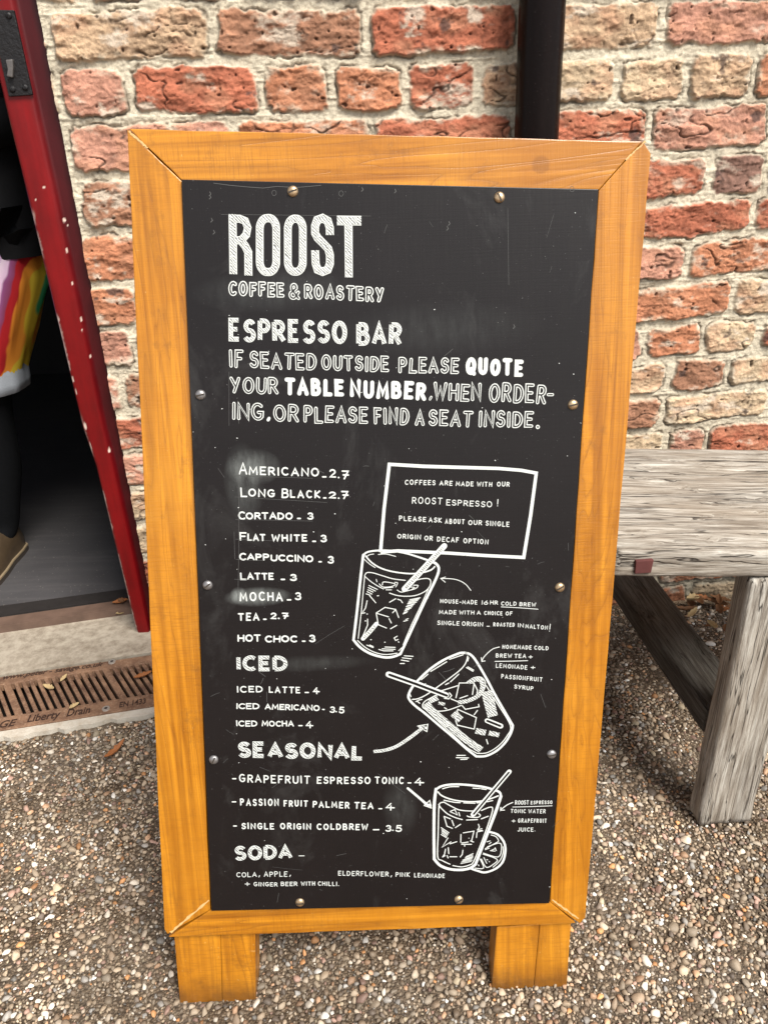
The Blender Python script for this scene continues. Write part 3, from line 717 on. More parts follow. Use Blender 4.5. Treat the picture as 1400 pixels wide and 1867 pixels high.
# ================================================================== THE A-BOARD
LEAN, YAW = R_(13), R_(0.4)
feet = [on_z(p) for p in ((325, 1830), (465, 1828), (900, 1812), (1032, 1807))]
BO = np.mean(feet, axis=0)
BU = np.array([math.cos(YAW), math.sin(YAW), 0]); BV = np.cross([0, 0, 1.0], BU) * math.sin(LEAN) + np.array([0, 0, math.cos(LEAN)]); BN = np.cross(BV, BU)
MB = Matrix([[BU[0], BN[0], BV[0], BO[0]], [BU[1], BN[1], BV[1], BO[1]], [BU[2], BN[2], BV[2], BO[2]], [0, 0, 0, 1]])
def buv(p, y=0.0):
    q = on_plane(p, BO + BN * y, BN) - BO; return np.array([q @ BU, q @ BV])
board = empty('sandwich_board', M=MB); tag(board, 'wooden framed chalkboard menu stand covered in white hand lettering and drink drawings', 'menu board')
WV, WH = board_wood('orange_wood_upright', 'z'), board_wood('orange_wood_rail', 'x')
OC = [buv(p) for p in ((232, 235), (1185, 255), (1065, 1683), (303, 1709))]     # outer corners TL TR BR BL
IC = [buv(p) for p in ((333, 330), (1091, 347), (1002, 1645), (384, 1659))]    # panel opening
FT = .032
g = .0003
def shrink(poly, d):
    c = np.mean(poly, axis=0); return [tuple(p + (c - p) / np.linalg.norm(c - p) * d) for p in poly]
TRc = buv((1172, 257)); TRd = buv((1186, 280)); 
pieces = [('rail', [OC[0] + [.0016, 0], TRc, IC[1], IC[0]], WH), ('rail', [IC[3], IC[2], OC[2] - [.012, .0], OC[3] + [.003, 0]], WH),
          ('stile', [OC[0], IC[0], IC[3], OC[3] + [.002, .004], OC[3] + [-.001, .012]], WV), ('stile', [TRc, TRd, OC[2] + [.001, .008], OC[2] - [.006, .001], IC[2], IC[1]], WV)]
def displaced_prism(name, poly, y0, y1, mat, parent, seed):
    bm = bmesh.new(); bm_prism(bm, shrink([np.array(p) for p in poly], g), y0, y1, .0012)
    long = [e for e in bm.edges if e.calc_length() > .05]
    bmesh.ops.subdivide_edges(bm, edges=long, cuts=24, use_grid_fill=True)
    for v in bm.verts:
        nz = mnoise.noise(Vector((v.co.x * 18, seed, v.co.z * 18))) * .0009 + mnoise.noise(Vector((v.co.x * 60, seed + 5, v.co.z * 60))) * .0004
        v.co.x += nz; v.co.z += nz * .8
    return bm_obj(name, bm, mat, parent)
for i, (nm, poly, m) in enumerate(pieces): displaced_prism(nm, poly, 0.0, FT, m, board, i * 3.3)
for px in (((317, 1702), (466, 1697), (466, 1827), (328, 1831)), ((905, 1690), (1041, 1680), (1032, 1808), (894, 1813))):
    P = [buv(p, .010) for p in px]
    P[2][1] -= .009; P[3][1] -= .009
    mid = [(P[0] + P[1]) / 2 + [.008, 0], (P[2] + P[3]) / 2 + [.006, 0]]
    bm = bmesh.new()
    for quad in ([P[0], mid[0], mid[1], P[3]], [mid[0], P[1], P[2], mid[1]]):      # two boards glued edge to edge
        bm_prism(bm, shrink([np.array(q) for q in quad], .0003), .010, .050, .0015)
    bm_obj('leg', bm, WV, board)
def filler(p0, p1, w0, w1, seed):
    a, b = np.array(buv(p0)), np.array(buv(p1)); t = (b - a) / np.linalg.norm(b - a); nn = np.array([-t[1], t[0]]); rr = random.Random(seed); L1, R1 = [], []
    for i in range(16):
        c = a + (b - a) * i / 15 + nn * rr.uniform(-.0005, .0005); w = (w0 + (w1 - w0) * rr.random()) / 2; L1.append(tuple(c + nn * w)); R1.append(tuple(c - nn * w))
    bm = bmesh.new(); bm_prism(bm, L1 + R1[::-1], -.0004, .006); bm_obj('joint_filler', bm, plain('pale_filler', (.52, .33, .14), .7, .3, 0, .35, 300), board)
filler((312, 1700), (381, 1641), .0012, .0042, 2); filler((1054, 1675), (1006, 1640), .0010, .0032, 4); filler((236, 240), (270, 270), .0010, .0030, 6); filler((1176, 258), (1140, 292), .0008, .0024, 8)
# the rear prop frame of the A, hinged at the top
rf = bmesh.new(); A2 = R_(27)
def rear(u, d, t): return (u, .036 + d * math.sin(A2) + t * math.cos(A2), 1.075 - d * math.cos(A2) + t * math.sin(A2))
def rear_bar(u0, u1, d0, d1):
    lo = [rf.verts.new(rear(u, d, 0)) for u, d in ((u0, d0), (u1, d0), (u1, d1), (u0, d1))]; hi = [rf.verts.new(rear(u, d, .03)) for u, d in ((u0, d0), (u1, d0), (u1, d1), (u0, d1))]
    fs = [rf.faces.new(lo), rf.faces.new(hi[::-1])] + [rf.faces.new((lo[i], lo[(i + 1) % 4], hi[(i + 1) % 4], hi[i])) for i in range(4)]
    bmesh.ops.recalc_face_normals(rf, faces=fs)
for a in ((-.2, -.12, .01, 1.065), (.2, .28, .01, 1.065), (-.119, .199, .01, .09), (-.119, .199, .88, .95)): rear_bar(*a)
rfo = bm_obj('rear_frame', rf, WV, board)

# ---- chalkboard panel
PY = -.0045
n = NT('chalkboard_black'); v = n.coord()
w1 = n.noise(n.coord((420, 1, 16)), 1, 3, .6); w2 = n.noise(n.coord((14, 1, 520), loc=(2, 0, 5)), 1, 3, .6); bl_ = n.noise(v, 9, 5, .65); sp = n.noise(v, 620, 2, .5)
base = n.mix(bl_, (.0042, .0030, .0031), (.0090, .0068, .0070))
base = n.mix(n.ramp(n.noise(n.coord((7, 1, 4)), 1.3, 6, .7, .8), [(.56, 0), (.8, .16)]), base, (.16, .16, .155))
base = n.mix(n.ramp(sp, [(.735, 0), (.77, .25)]), base, (.4, .4, .39))
def smudge(px, py, rx, ry, k):
    global base
    c = buv((px, py), PY); m = 1 / 1250.
    mp = n.coord((1 / (rx * m), 0, 1 / (ry * m)), loc=(-c[0] / (rx * m), 0, -c[1] / (ry * m)))
    ln = n.new('VectorMath', operation='LENGTH'); n.set(ln.inputs[0], mp)
    f = n.math('MULTIPLY', n.ramp(ln.outputs['Value'], [(.25, 1), (1.0, 0)]), n.ramp(n.noise(n.coord((90, 1, 30)), 1, 4, .7), [(.3, .15), (.7, 1)]))
    base = n.mix(n.math('MULTIPLY', f, k), base, (.50, .54, .52))
for a in ((462, 852, 42, 28, .20), (445, 880, 30, 60, .12), (470, 1088, 52, 16, .30), (436, 1086, 14, 14, .35), (730, 1470, 30, 60, .05), (800, 600, 150, 40, .03), (560, 1210, 110, 14, .05), (500, 530, 120, 30, .05)): smudge(*a)
hg = n.math('ADD', n.math('ADD', w1, w2), n.math('MULTIPLY', bl_, .6))
M_PANEL = n.out(base, n.math('ADD', n.math('MULTIPLY', w1, .12),   .33), .27, n.bump(hg, .12, .0006))
PC = [buv(p, PY) for p in ((331, 327), (1091, 345), (1001, 1647), (386, 1661))]
bm = bmesh.new(); bm_prism(bm, PC, PY, .0015, .0008); panel = bm_obj('chalkboard_panel', bm, M_PANEL, board)
for v_ in panel.data.vertices:
    if v_.co.y < -.002:
        v_.co.x += random.uniform(-.0003, .0003)
bk = bmesh.new(); bm_prism(bk, [tuple(np.array(p) * [1.13, 1] + [-.004, 0]) for p in shrink([np.array(p) for p in PC], -.045)], FT + .0005, FT + .006); bm_obj('backing', bk, plain('backing_ply', (.2, .15, .1)), board)

# ---- writing: strokes as thin layers of chalk paint on the panel
M_CH = chalk_mat('chalk_white'); M_HA = chalk_mat('chalk_hatched', .20, freq=2700); M_HB = chalk_mat('chalk_cross_hatched', .30, freq=2400, ang=.85); M_FAINT = chalk_mat('chalk_faint', 0, (.07, .07, .068)); M_DK = M_PANEL
class Layer:
    def __init__(s): s.V = []; s.F = []; s.M = []; s.k = 0
LAYER = [0]
MATS = [M_CH, M_HA, M_HB, M_FAINT, M_DK]
jr = random.Random(3)
def m_per_px(p): return np.linalg.norm(buv((p[0] + 1, p[1]), PY) - buv(p, PY))
def ribbon(L, pts, wpx, mat=0, level=0, cap='round', closed=False, wob=.05):
    """pts in photo pixels; level 0..3 is the order of the paint layers"""
    P = [buv(p, PY) for p in pts]; w = wpx * .90 * m_per_px(pts[len(pts) // 2]) / 2
    Q = [P[0]]
    for p in P[1:]:
        if np.linalg.norm(p - Q[-1]) > w * .08: Q.append(p)
    if closed and np.linalg.norm(Q[0] - Q[-1]) < w * .3: Q.pop()
    P = Q
    if len(P) < 2: P = [P[0] - [w * .3, 0], P[0] + [w * .3, 0]]
    n = len(P); y = PY - .00025 - level * .00012 - (L.k % 40) * .0000025; L.k += 1
    dirs = []
    T = [P[(i + 1) % n] - P[i] for i in range(n if closed else n - 1)]; T = [t / max(np.linalg.norm(t), 1e-9) for t in T]
    lf, rg = [], []
    for i in range(n):
        t0 = T[i - 1] if (i > 0 or closed) else T[0]; t1 = T[i] if (i < len(T)) else T[-1]
        n0 = np.array([-t0[1], t0[0]]); n1 = np.array([-t1[1], t1[0]]); m = n0 + n1; lm = np.linalg.norm(m)
        if lm < .35: m = n0; sc = 1
        else: m = m / lm; sc = min(1 / max(m @ n0, .3), 1.7)
        ww = w * (1 + jr.uniform(-wob, wob))
        lf.append(P[i] + m * ww * sc); rg.append(P[i] - m * ww * sc)
    V0 = len(L.V)
    for a, b in zip(lf, rg): L.V += [(a[0], y, a[1]), (b[0], y, b[1])]
    m_ = n if closed else n - 1
    for i in range(m_):
        j = (i + 1) % n; L.F.append((V0 + 2 * i, V0 + 2 * i + 1, V0 + 2 * j + 1, V0 + 2 * j)); L.M.append(mat)
    if cap == 'round' and not closed:
        for (p, t, a, b) in ((P[0], -T[0], V0 + 1, V0), (P[-1], T[-1], V0 + 2 * (n - 1), V0 + 2 * (n - 1) + 1)):
            k0 = len(L.V); nn = np.array([-t[1], t[0]]); ids = []
            # half disc
            pa, pb = np.array([L.V[a][0], L.V[a][2]]), np.array([L.V[b][0], L.V[b][2]])
            c = (pa + pb) / 2; e = (pa - c); ids = [a]
            for q in range(1, 5):
                an = math.pi * q / 5; d = e * math.cos(an) + t * np.linalg.norm(e) * math.sin(an); L.V.append((c[0] + d[0], y, c[1] + d[1])); ids.append(len(L.V) - 1)
            ids.append(b); L.F.append(tuple(ids)); L.M.append(mat)
def finish(L, name, label=None):
    me = bpy.data.meshes.new(name); me.from_pydata([tuple(map(float, v)) for v in L.V], [], L.F)
    for m in MATS: me.materials.append(m)
    me.polygons.foreach_set('material_index', L.M); me.update()
    # every stroke faces the viewer
    bm = bmesh.new(); bm.from_mesh(me); bm.normal_update()
    bmesh.ops.reverse_faces(bm, faces=[f for f in bm.faces if f.normal.y > 0]); bm.to_mesh(me); bm.free()
    o = link(bpy.data.objects.new(name, me), panel)
    if label: o['label'] = label
    return o
def arc(cx, cy, rx, ry, a0, a1, n=9): return [(cx + rx * math.cos(R_(a0 + (a1 - a0) * i / n)), cy + ry * math.sin(R_(a0 + (a1 - a0) * i / n))) for i in range(n + 1)]
GL = {
 'A': (.74, [[(0, 0), (.37, 1), (.74, 0)], [(.13, .33), (.61, .33)]]),
 'B': (.62, [[(0, 0), (0, 1)], [(0, 1)] + arc(.28, .77, .26, .23, 90, -90) + [(0, .54)], [(0, .54)] + arc(.33, .27, .29, .27, 90, -90) + [(0, 0)]]),
 'C': (.66, [arc(.38, .5, .38, .5, 50, 310, 14)]),
 'D': (.66, [[(0, 0), (0, 1)], [(0, 1)] + arc(.2, .5, .46, .5, 90, -90, 12) + [(0, 0)]]),
 'E': (.54, [[(.54, 1), (0, 1), (0, 0), (.54, 0)], [(0, .52), (.45, .52)]]),
 'F': (.52, [[(.52, 1), (0, 1), (0, 0)], [(0, .52), (.42, .52)]]),
 'G': (.70, [arc(.38, .5, .38, .5, 50, 320, 14) + [(.70, .45), (.42, .45)]]),
 'H': (.66, [[(0, 0), (0, 1)], [(.66, 0), (.66, 1)], [(0, .52), (.66, .52)]]),
 'I': (.04, [[(.02, 0), (.02, 1)]]),
 'J': (.5, [[(.5, 1), (.5, .3)] + arc(.25, .26, .25, .26, 0, -150, 8)]),
 'K': (.62, [[(0, 0), (0, 1)], [(.58, 1), (.03, .45), (.62, 0)]]),
 'L': (.52, [[(0, 1), (0, 0), (.52, 0)]]),
 'M': (.84, [[(0, 0), (.07, 1), (.42, .25), (.77, 1), (.84, 0)]]),
 'N': (.68, [[(0, 0), (0, 1), (.68, 0), (.68, 1)]]),
 'O': (.74, [arc(.37, .5, .37, .5, 95, 455, 18)]),
 'P': (.58, [[(0, 0), (0, 1)], [(0, 1)] + arc(.28, .74, .28, .26, 90, -90) + [(0, .48)]]),
 'Q': (.76, [arc(.37, .5, .37, .5, 95, 455, 18), [(.45, .28), (.76, -.06)]]),
 'R': (.62, [[(0, 0), (0, 1)], [(0, 1)] + arc(.29, .74, .28, .26, 90, -90) + [(0, .48)], [(.26, .48), (.62, 0)]]),
 'S': (.58, [arc(.30, .75, .26, .25, 25, 250, 10) + arc(.28, .26, .29, .26, 75, -155, 11)]),
 'T': (.66, [[(0, 1), (.66, 1)], [(.33, 1), (.33, 0)]]),
 'U': (.64, [[(0, 1), (0, .36)] + arc(.32, .34, .32, .34, 180, 360, 10) + [(.64, 1)]]),
 'V': (.66, [[(0, 1), (.33, 0), (.66, 1)]]),
 'W': (.96, [[(0, 1), (.22, 0), (.48, .75), (.74, 0), (.96, 1)]]),
 'X': (.6, [[(0, 0), (.6, 1)], [(0, 1), (.6, 0)]]),
 'Y': (.64, [[(0, 1), (.32, .45)], [(.64, 1), (.20, 0)]]),
 'Z': (.6, [[(0, 1), (.6, 1), (0, 0), (.6, 0)]]),
 '1': (.05, [[(.03, 0), (.03, 1)]]), '2': (.58, [arc(.28, .72, .27, .28, 160, -25, 9) + [(.02, .03), (.58, .03)]]),
 '3': (.56, [arc(.26, .76, .25, .24, 150, -85, 9) + arc(.26, .27, .30, .27, 85, -150, 10)]),
 '4': (.68, [[(.38, 1), (0, .35), (.68, .35)], [(.40, .62), (.40, 0)]]),
 '5': (.56, [[(.52, 1), (.10, 1), (.06, .58)] + arc(.25, .32, .30, .32, 110, -150, 10)]),
 '6': (.56, [[(.44, 1)] + arc(.28, .30, .27, .30, 165, 525, 14)]),
 '7': (.58, [[(0, 1), (.58, 1), (.22, 0)], [(.12, .50), (.62, .50)]]),
 '&': (.72, [[(.72, 0), (.15, .66)] + arc(.33, .80, .19, .20, 200, -20, 9) + [(.10, .42)] + arc(.27, .24, .26, .24, 140, 300, 8) + [(.70, .45)]]),
 '.': (.08, [[(.02, .03), (.07, .03)]]), ',': (.14, [[(.12, .10), (.02, -.14)]]), '!': (.06, [[(.04, 1), (.03, .3)], [(.03, .02), (.04, .05)]]),
 '-': (.34, [[(0, .42), (.34, .42)]]), '_': (.42, [[(0, .04), (.42, .04)]]), '+': (.56, [[(0, .42), (.56, .42)], [(.28, .12), (.28, .74)]])}
def word(L, tf, txt, x0, y0, x1, y1, cap, width=None, style='solid', jit=.035, gap=.22):
    """tf maps a crop's pixels to photo pixels; the word fills x0..x1 along its base line"""
    (ax, ay), (bx, by) = tf(x0, y0), tf(x1, y1); sc = np.linalg.norm(np.array(tf(1, 0)) - np.array(tf(0, 0))); c = cap * sc
    st = (width * sc) if width else c * .19
    ws = [GL[ch][0] for ch in txt]; gp = st + (.22 if style == 'solid' and st < .24 * c else .09 if style == 'solid' else .06) * c
    total = math.hypot(bx - ax, by - ay) - st * .8; hx, hy = (bx - ax) / math.hypot(bx - ax, by - ay), (by - ay) / math.hypot(bx - ax, by - ay)
    kx = c if sum(ws) < .2 else (total - gp * (len(txt) - 1)) / sum(ws)
    if sum(ws) >= .2 and kx < .45 * c: gp *= .7; kx = (total - gp * (len(txt) - 1)) / sum(ws)
    pos = st * .4
    for ch, gw in zip(txt, ws):
        jy, js, ja = jr.uniform(-jit, jit) * c, 1 + jr.uniform(-jit, jit), jr.uniform(-jit, jit) * 1.3
        for strk in GL[ch][1]:
            pts = []
            for gx_, gy_ in strk:
                lx = pos + gx_ * kx; px = ax + hx * lx; py = ay + hy * lx
                hgt = (st * .4 + gy_ * (c - st * .8)) * js
                lean = (px - 580) / (py - 7451)
                pts.append((px - lean * hgt + ja * hgt, py - hgt + jy))
            closed = len(pts) > 8 and math.hypot(pts[0][0] - pts[-1][0], pts[0][1] - pts[-1][1]) < .5
            if style == 'solid': ribbon(L, pts, st, 0, 0, closed=closed)
            elif style == 'outline': ribbon(L, pts, st, 0, 0, 'round', closed); ribbon(L, pts, st * .37, 4, 2, 'round', closed)
            elif style == 'hatch': ribbon(L, pts, st, 0, 0, 'butt' if not closed else 'round', closed); ribbon(L, pts, st * .62, 1, 2, 'butt', closed)
            elif style == 'hatch2': ribbon(L, pts, st, 0, 0, 'butt', closed); ribbon(L, pts, st * .70, 2, 2, 'butt', closed)
        pos += gw * kx + gp
def crop(ox, oy, s): return lambda x, y: (ox + x / s, oy + y / s)
cA, cB, cC, cD, cE = crop(380, 370, 3.889), crop(400, 570, 4.375), crop(700, 570, 4.242), crop(410, 830, 5), crop(410, 1030, 5)
cF, cG, cH_, cI, cJ = crop(680, 830, 4.375), crop(620, 980, 5.385), crop(780, 1030, 5.833), crop(670, 1170, 5), crop(410, 1220, 5)
cK, cL, cM = crop(410, 1380, 3.684), crop(770, 1390, 5.6), crop(410, 1520, 3.256)

# big heading in block letters
L = Layer()
def rrect(x0, x1, y0, y1, rx, ry):
    pts = []
    for (cx, cy, a) in ((x1 - rx, y0 + ry, -90), (x1 - rx, y1 - ry, 0), (x0 + rx, y1 - ry, 90), (x0 + rx, y0 + ry, 180)): pts += arc(cx, cy, rx, ry, a, a + 90, 10)
    return pts
def block(pts, w, closed=False):
    q = [cA(*p) for p in pts]; s = 3.889
    ribbon(L, q, w / s, 0, 0, 'butt', closed, .02); ribbon(L, q, (w - 15) / s, 1, 2, 'butt', closed, .0)
block([(172, 80), (176, 300), (178, 505)], 62); block([(172, 112), (222, 112), (262, 128), (280, 175), (270, 225), (236, 262), (176, 268)], 58); block([(222, 255), (262, 305), (284, 350), (285, 515)], 62)
block(rrect(365, 482, 108, 490, 52, 75), 60, True); block(rrect(564, 670, 112, 488, 48, 72), 60, True)
block([(862, 228), (861, 175), (846, 128), (810, 108), (772, 122), (757, 165), (757, 215), (775, 248), (812, 285), (850, 325), (862, 370), (862, 430), (846, 474), (810, 488), (775, 474), (761, 430), (757, 336)], 62)
block([(912, 124), (1084, 126)], 72); block([(993, 140), (996, 528)], 62)
finish(L, 'heading_lettering')
L = Layer()
word(L, cA, 'COFFEE', 143, 660, 540, 668, 106, 29, 'outline'); word(L, cA, '&', 570, 685, 650, 688, 118, 26, 'outline', .01); word(L, cA, 'ROASTERY', 680, 680, 1245, 704, 106, 28, 'outline')
finish(L, 'subtitle_lettering')
L = Layer()
word(L, cB, 'ESPRESSO', 78, 228, 1018, 250, 182, 40, 'hatch', .02); word(L, cB, 'BAR', 1095, 258, 1453, 270, 185, 40, 'hatch', .02)
O_ = dict(style='outline', width=29)
word(L, cB, 'IF', 82, 440, 190, 442, 142, **O_); word(L, cB, 'SEATED', 243, 442, 775, 464, 132, **O_); word(L, cB, 'OUTSIDE', 815, 460, 1352, 475, 126, **O_)
word(L, cC, 'PLEASE', 112, 468, 577, 476, 122, 29, 'outline'); word(L, cC, 'QUOTE', 628, 482, 1072, 492, 130, 36)
word(L, cB, 'YOUR', 90, 638, 472, 655, 132, **O_); word(L, cB, 'TABLE', 522, 655, 994, 672, 138, 37); word(L, cB, 'NUMBER', 1043, 675, 1645, 700, 140, 36)
word(L, cC, ',', 345, 668, 392, 668, 90, 20, 'outline', 0); word(L, cC, 'WHEN', 378, 675, 752, 690, 138, 29, 'outline'); word(L, cC, 'ORDER', 806, 692, 1247, 704, 148, 29, 'outline'); word(L, cC, '-', 1254, 682, 1308, 682, 110, 26, 'outline', 0)
word(L, cB, 'ING', 103, 850, 357, 862, 140, **O_); word(L, cB, ',', 378, 858, 418, 858, 80, 26, 'solid', 0); word(L, cB, 'OR', 433, 862, 634, 878, 138, **O_); word(L, cB, 'PLEASE', 673, 878, 1185, 888, 136, **O_); word(L, cB, 'FIND', 1233, 890, 1510, 898, 134, **O_)
word(L, cC, 'A', 238, 870, 312, 872, 124, 29, 'outline'); word(L, cC, 'SEAT', 343, 876, 682, 886, 126, 29, 'outline'); word(L, cC, 'INSIDE', 728, 884, 1150, 891, 128, 29, 'outline')
ribbon(L, [cC(*p) for p in arc(1187, 884, 12, 12, 0, 360, 12)], 2.2, 0, 0, closed=True)
finish(L, 'notice_lettering')
# price list
L = Layer()
def line(tf, items, w, name='price_lettering'):
    L = Layer(); last = None
    for it in items:
        y = tf(it[1], it[2])[1]
        if last is not None and (abs(y - last[1]) > 14 or tf(it[1], it[2])[0] > last[0] + 60): finish(L, name); L = Layer()
        word(L, tf, *it, width=w); last = (tf(it[3], it[4])[0], y)
    finish(L, name)
line(cD, [('A', 128, 178, 206, 180, 112), ('MERICANO', 220, 180, 858, 193, 78), ('_', 886, 203, 927, 203, 70), ('2', 953, 208, 1014, 209, 78), ('.', 1028, 210, 1043, 210, 60), ('7', 1063, 218, 1127, 220, 82),
  ('L', 146, 380, 207, 381, 86), ('ONG', 215, 378, 457, 384, 74), ('B', 518, 388, 582, 388, 86), ('LACK', 597, 389, 870, 392, 74), ('_', 896, 398, 927, 398, 70), ('2', 946, 393, 1014, 394, 64), ('.', 1028, 397, 1043, 397, 60), ('7', 1060, 401, 1124, 403, 74),
  ('C', 126, 585, 192, 586, 76), ('ORTADO', 194, 584, 620, 586, 64), ('_', 658, 583, 694, 583, 60), ('3', 753, 585, 808, 586, 66), ('F', 138, 776, 202, 777, 76), ('LAT', 207, 779, 372, 783, 66), ('WHITE', 426, 785, 752, 788, 68), ('_', 796, 793, 832, 793, 60), ('3', 873, 791, 930, 792, 70),
  ('C', 133, 956, 197, 957, 70), ('APPUCCINO', 203, 956, 807, 976, 62), ('_', 853, 978, 884, 978, 60), ('3', 938, 988, 994, 990, 70), ('L', 143, 1136, 202, 1137, 67), ('ATTE', 206, 1135, 447, 1137, 64), ('_', 510, 1140, 550, 1140, 60), ('3', 596, 1143, 657, 1145, 64)], 16)
line(cE, [('MOCHA', 138, 328, 530, 330, 82), ('_', 566, 325, 607, 325, 60), ('3', 640, 322, 697, 322, 74), ('TEA', 123, 506, 317, 508, 72), ('_', 350, 502, 382, 502, 60), ('2', 416, 495, 472, 496, 62), ('.', 484, 494, 499, 494, 60), ('7', 523, 492, 580, 494, 58),
  ('HOT', 118, 698, 330, 699, 66), ('CHOC', 368, 704, 662, 706, 64), ('_', 703, 703, 737, 703, 60), ('3', 770, 704, 827, 705, 66)], 16)
line(cJ, [('ICED', 113, 212, 347, 213, 60), ('LATTE', 403, 214, 687, 221, 60), ('_', 728, 221, 767, 221, 60), ('4', 803, 226, 864, 227, 62), ('ICED', 106, 362, 317, 364, 54), ('AMERICANO', 366, 368, 864, 380, 54), ('-', 886, 390, 910, 391, 50), ('3', 956, 396, 1004, 397, 60), ('.', 1008, 393, 1024, 393, 50), ('5', 1040, 400, 1090, 401, 62),
  ('ICED', 106, 521, 297, 522, 54), ('MOCHA', 338, 521, 630, 523, 54), ('_', 670, 521, 710, 521, 60), ('4', 738, 537, 807, 538, 68)], 13)
line(cK, [('-', 50, 166, 78, 166, 50), ('GRAPEFRUIT', 98, 170, 572, 180, 54), ('ESPRESSO', 618, 180, 978, 182, 48), ('TONIC', 1008, 178, 1200, 182, 48), ('_', 1226, 181, 1252, 181, 50), ('4', 1273, 192, 1337, 192, 52),
  ('-', 48, 324, 78, 324, 50), ('PASSION', 105, 326, 364, 331, 48), ('FRUIT', 396, 333, 557, 334, 44), ('PALMER', 590, 338, 837, 346, 44), ('TEA', 868, 348, 997, 349, 46), ('_', 1030, 351, 1057, 351, 50), ('4', 1078, 360, 1139, 361, 50),
  ('-', 58, 486, 83, 486, 50), ('SINGLE', 113, 485, 332, 486, 43), ('ORIGIN', 373, 486, 580, 488, 43), ('COLDBREW', 618, 488, 960, 492, 43), ('_', 993, 493, 1037, 493, 50), ('3', 1078, 500, 1116, 501, 46), ('.', 1122, 498, 1134, 498, 40), ('5', 1146, 501, 1188, 502, 46)], 10)
line(cM, [('-', 438, 148, 473, 148, 40), ('COLA', 70, 258, 190, 256, 29), (',', 200, 255, 214, 255, 40), ('APPLE', 233, 256, 372, 254, 32), (',', 383, 251, 397, 251, 40), ('+', 120, 312, 150, 312, 34), ('GINGER', 173, 312, 314, 312, 25), ('BEER', 333, 310, 432, 310, 25), ('WITH', 453, 308, 536, 308, 25), ('CHILLI.', 553, 308, 678, 310, 26),
  ('ELDERFLOWER', 673, 248, 972, 254, 29), (',', 982, 254, 996, 254, 40), ('PINK', 1013, 255, 1097, 256, 27), ('LEMONADE', 1123, 258, 1304, 263, 26)], 5.0)
L = Layer()
word(L, cE, 'ICED', 110, 967, 572, 969, 140, 40, 'hatch2', .02); finish(L, 'section_lettering'); L = Layer(); word(L, cJ, 'SEASONAL', 123, 803, 1265, 832, 148, 44, 'hatch2', .02); finish(L, 'section_lettering'); L = Layer(); word(L, cM, 'SODA', 60, 160, 402, 150, 88, 25, 'hatch2', .02)
finish(L, 'section_lettering')
# small notes
L = Layer()
line(cF, [('COFFEES', 253, 236, 497, 238, 40), ('ARE', 528, 240, 632, 242, 38), ('MADE', 658, 245, 800, 248, 38), ('WITH', 826, 248, 947, 250, 38), ('OUR', 986, 249, 1087, 250, 38), ('ROOST', 310, 384, 550, 393, 54), ('ESPRESSO', 583, 398, 947, 416, 47), ('!', 986, 408, 1008, 408, 60),
  ('PLEASE', 208, 522, 422, 531, 40), ('ASK', 443, 535, 547, 538, 40), ('ABOUT', 573, 546, 727, 550, 40), ('OUR', 758, 555, 867, 558, 38), ('SINGLE', 896, 560, 1085, 571, 40), ('ORIGIN', 193, 662, 380, 673, 38), ('OR', 408, 680, 475, 682, 38), ('DECAF', 510, 688, 684, 697, 40), ('OPTION', 720, 700, 917, 711, 40)], 7.6, 'note_lettering')
line(cH_, [('HOUSE-MADE', 130, 405, 523, 420, 44), ('16', 568, 421, 638, 423, 46), ('HR', 658, 420, 742, 421, 44), ('COLD', 775, 430, 938, 434, 42), ('BREW', 970, 437, 1145, 443, 42), ('MADE', 118, 522, 300, 524, 44), ('WITH', 330, 525, 490, 528, 44), ('A', 518, 528, 560, 529, 42), ('CHOICE', 596, 530, 790, 536, 42), ('OF', 823, 535, 894, 536, 42),
  ('SINGLE', 98, 638, 333, 643, 46), ('ORIGIN', 360, 645, 583, 657, 46), ('_', 622, 655, 655, 655, 40), ('ROASTED', 693, 652, 918, 658, 42), ('IN', 953, 661, 1014, 664, 42), ('MALTON', 1033, 672, 1268, 688, 44), ('!', 1283, 707, 1310, 707, 84),
  ('HOMEMADE', 788, 890, 1098, 899, 44), ('COLD', 1128, 901, 1278, 905, 42), ('BREW', 720, 985, 890, 988, 44), ('TEA', 916, 990, 1040, 991, 44), ('+', 1066, 1000, 1112, 1000, 50), ('LEMONADE', 720, 1092, 1053, 1112, 46), ('+', 1090, 1113, 1138, 1113, 50), ('PASSIONFRUIT', 778, 1205, 1213, 1242, 46), ('SYRUP', 916, 1313, 1118, 1337, 44)], 8.6, 'note_lettering')
line(cL, [('ROOST', 943, 430, 1083, 430, 44), ('ESPRESSO', 1103, 427, 1322, 424, 36), ('TONIC', 898, 515, 1053, 518, 40), ('WATER', 1078, 518, 1253, 520, 42), ('+', 908, 616, 948, 616, 46), ('GRAPEFRUIT', 973, 613, 1265, 617, 42), ('JUICE', 968, 704, 1130, 707, 42), ('.', 1140, 704, 1155, 704, 40)], 7.6, 'note_lettering')
def stroke(tf, pts, w, mat=0, level=0, cap='round', closed=False):
    s = np.linalg.norm(np.array(tf(1, 0)) - np.array(tf(0, 0))); ribbon(L, [tf(*p) for p in pts], w * s, mat, level, cap, closed)
def smooth(pts, n=5):
    P = [np.array(p, float) for p in pts]; out = []
    for i in range(len(P) - 1):
        a, b, c, d = P[max(i - 1, 0)], P[i], P[i + 1], P[min(i + 2, len(P) - 1)]
        for k in range(n):
            t = k / n; out.append(tuple(.5 * ((2 * b) + (c - a) * t + (2 * a - 5 * b + 4 * c - d) * t * t + (3 * b - a - 3 * c + d) * t ** 3)))
    return out + [tuple(P[-1])]
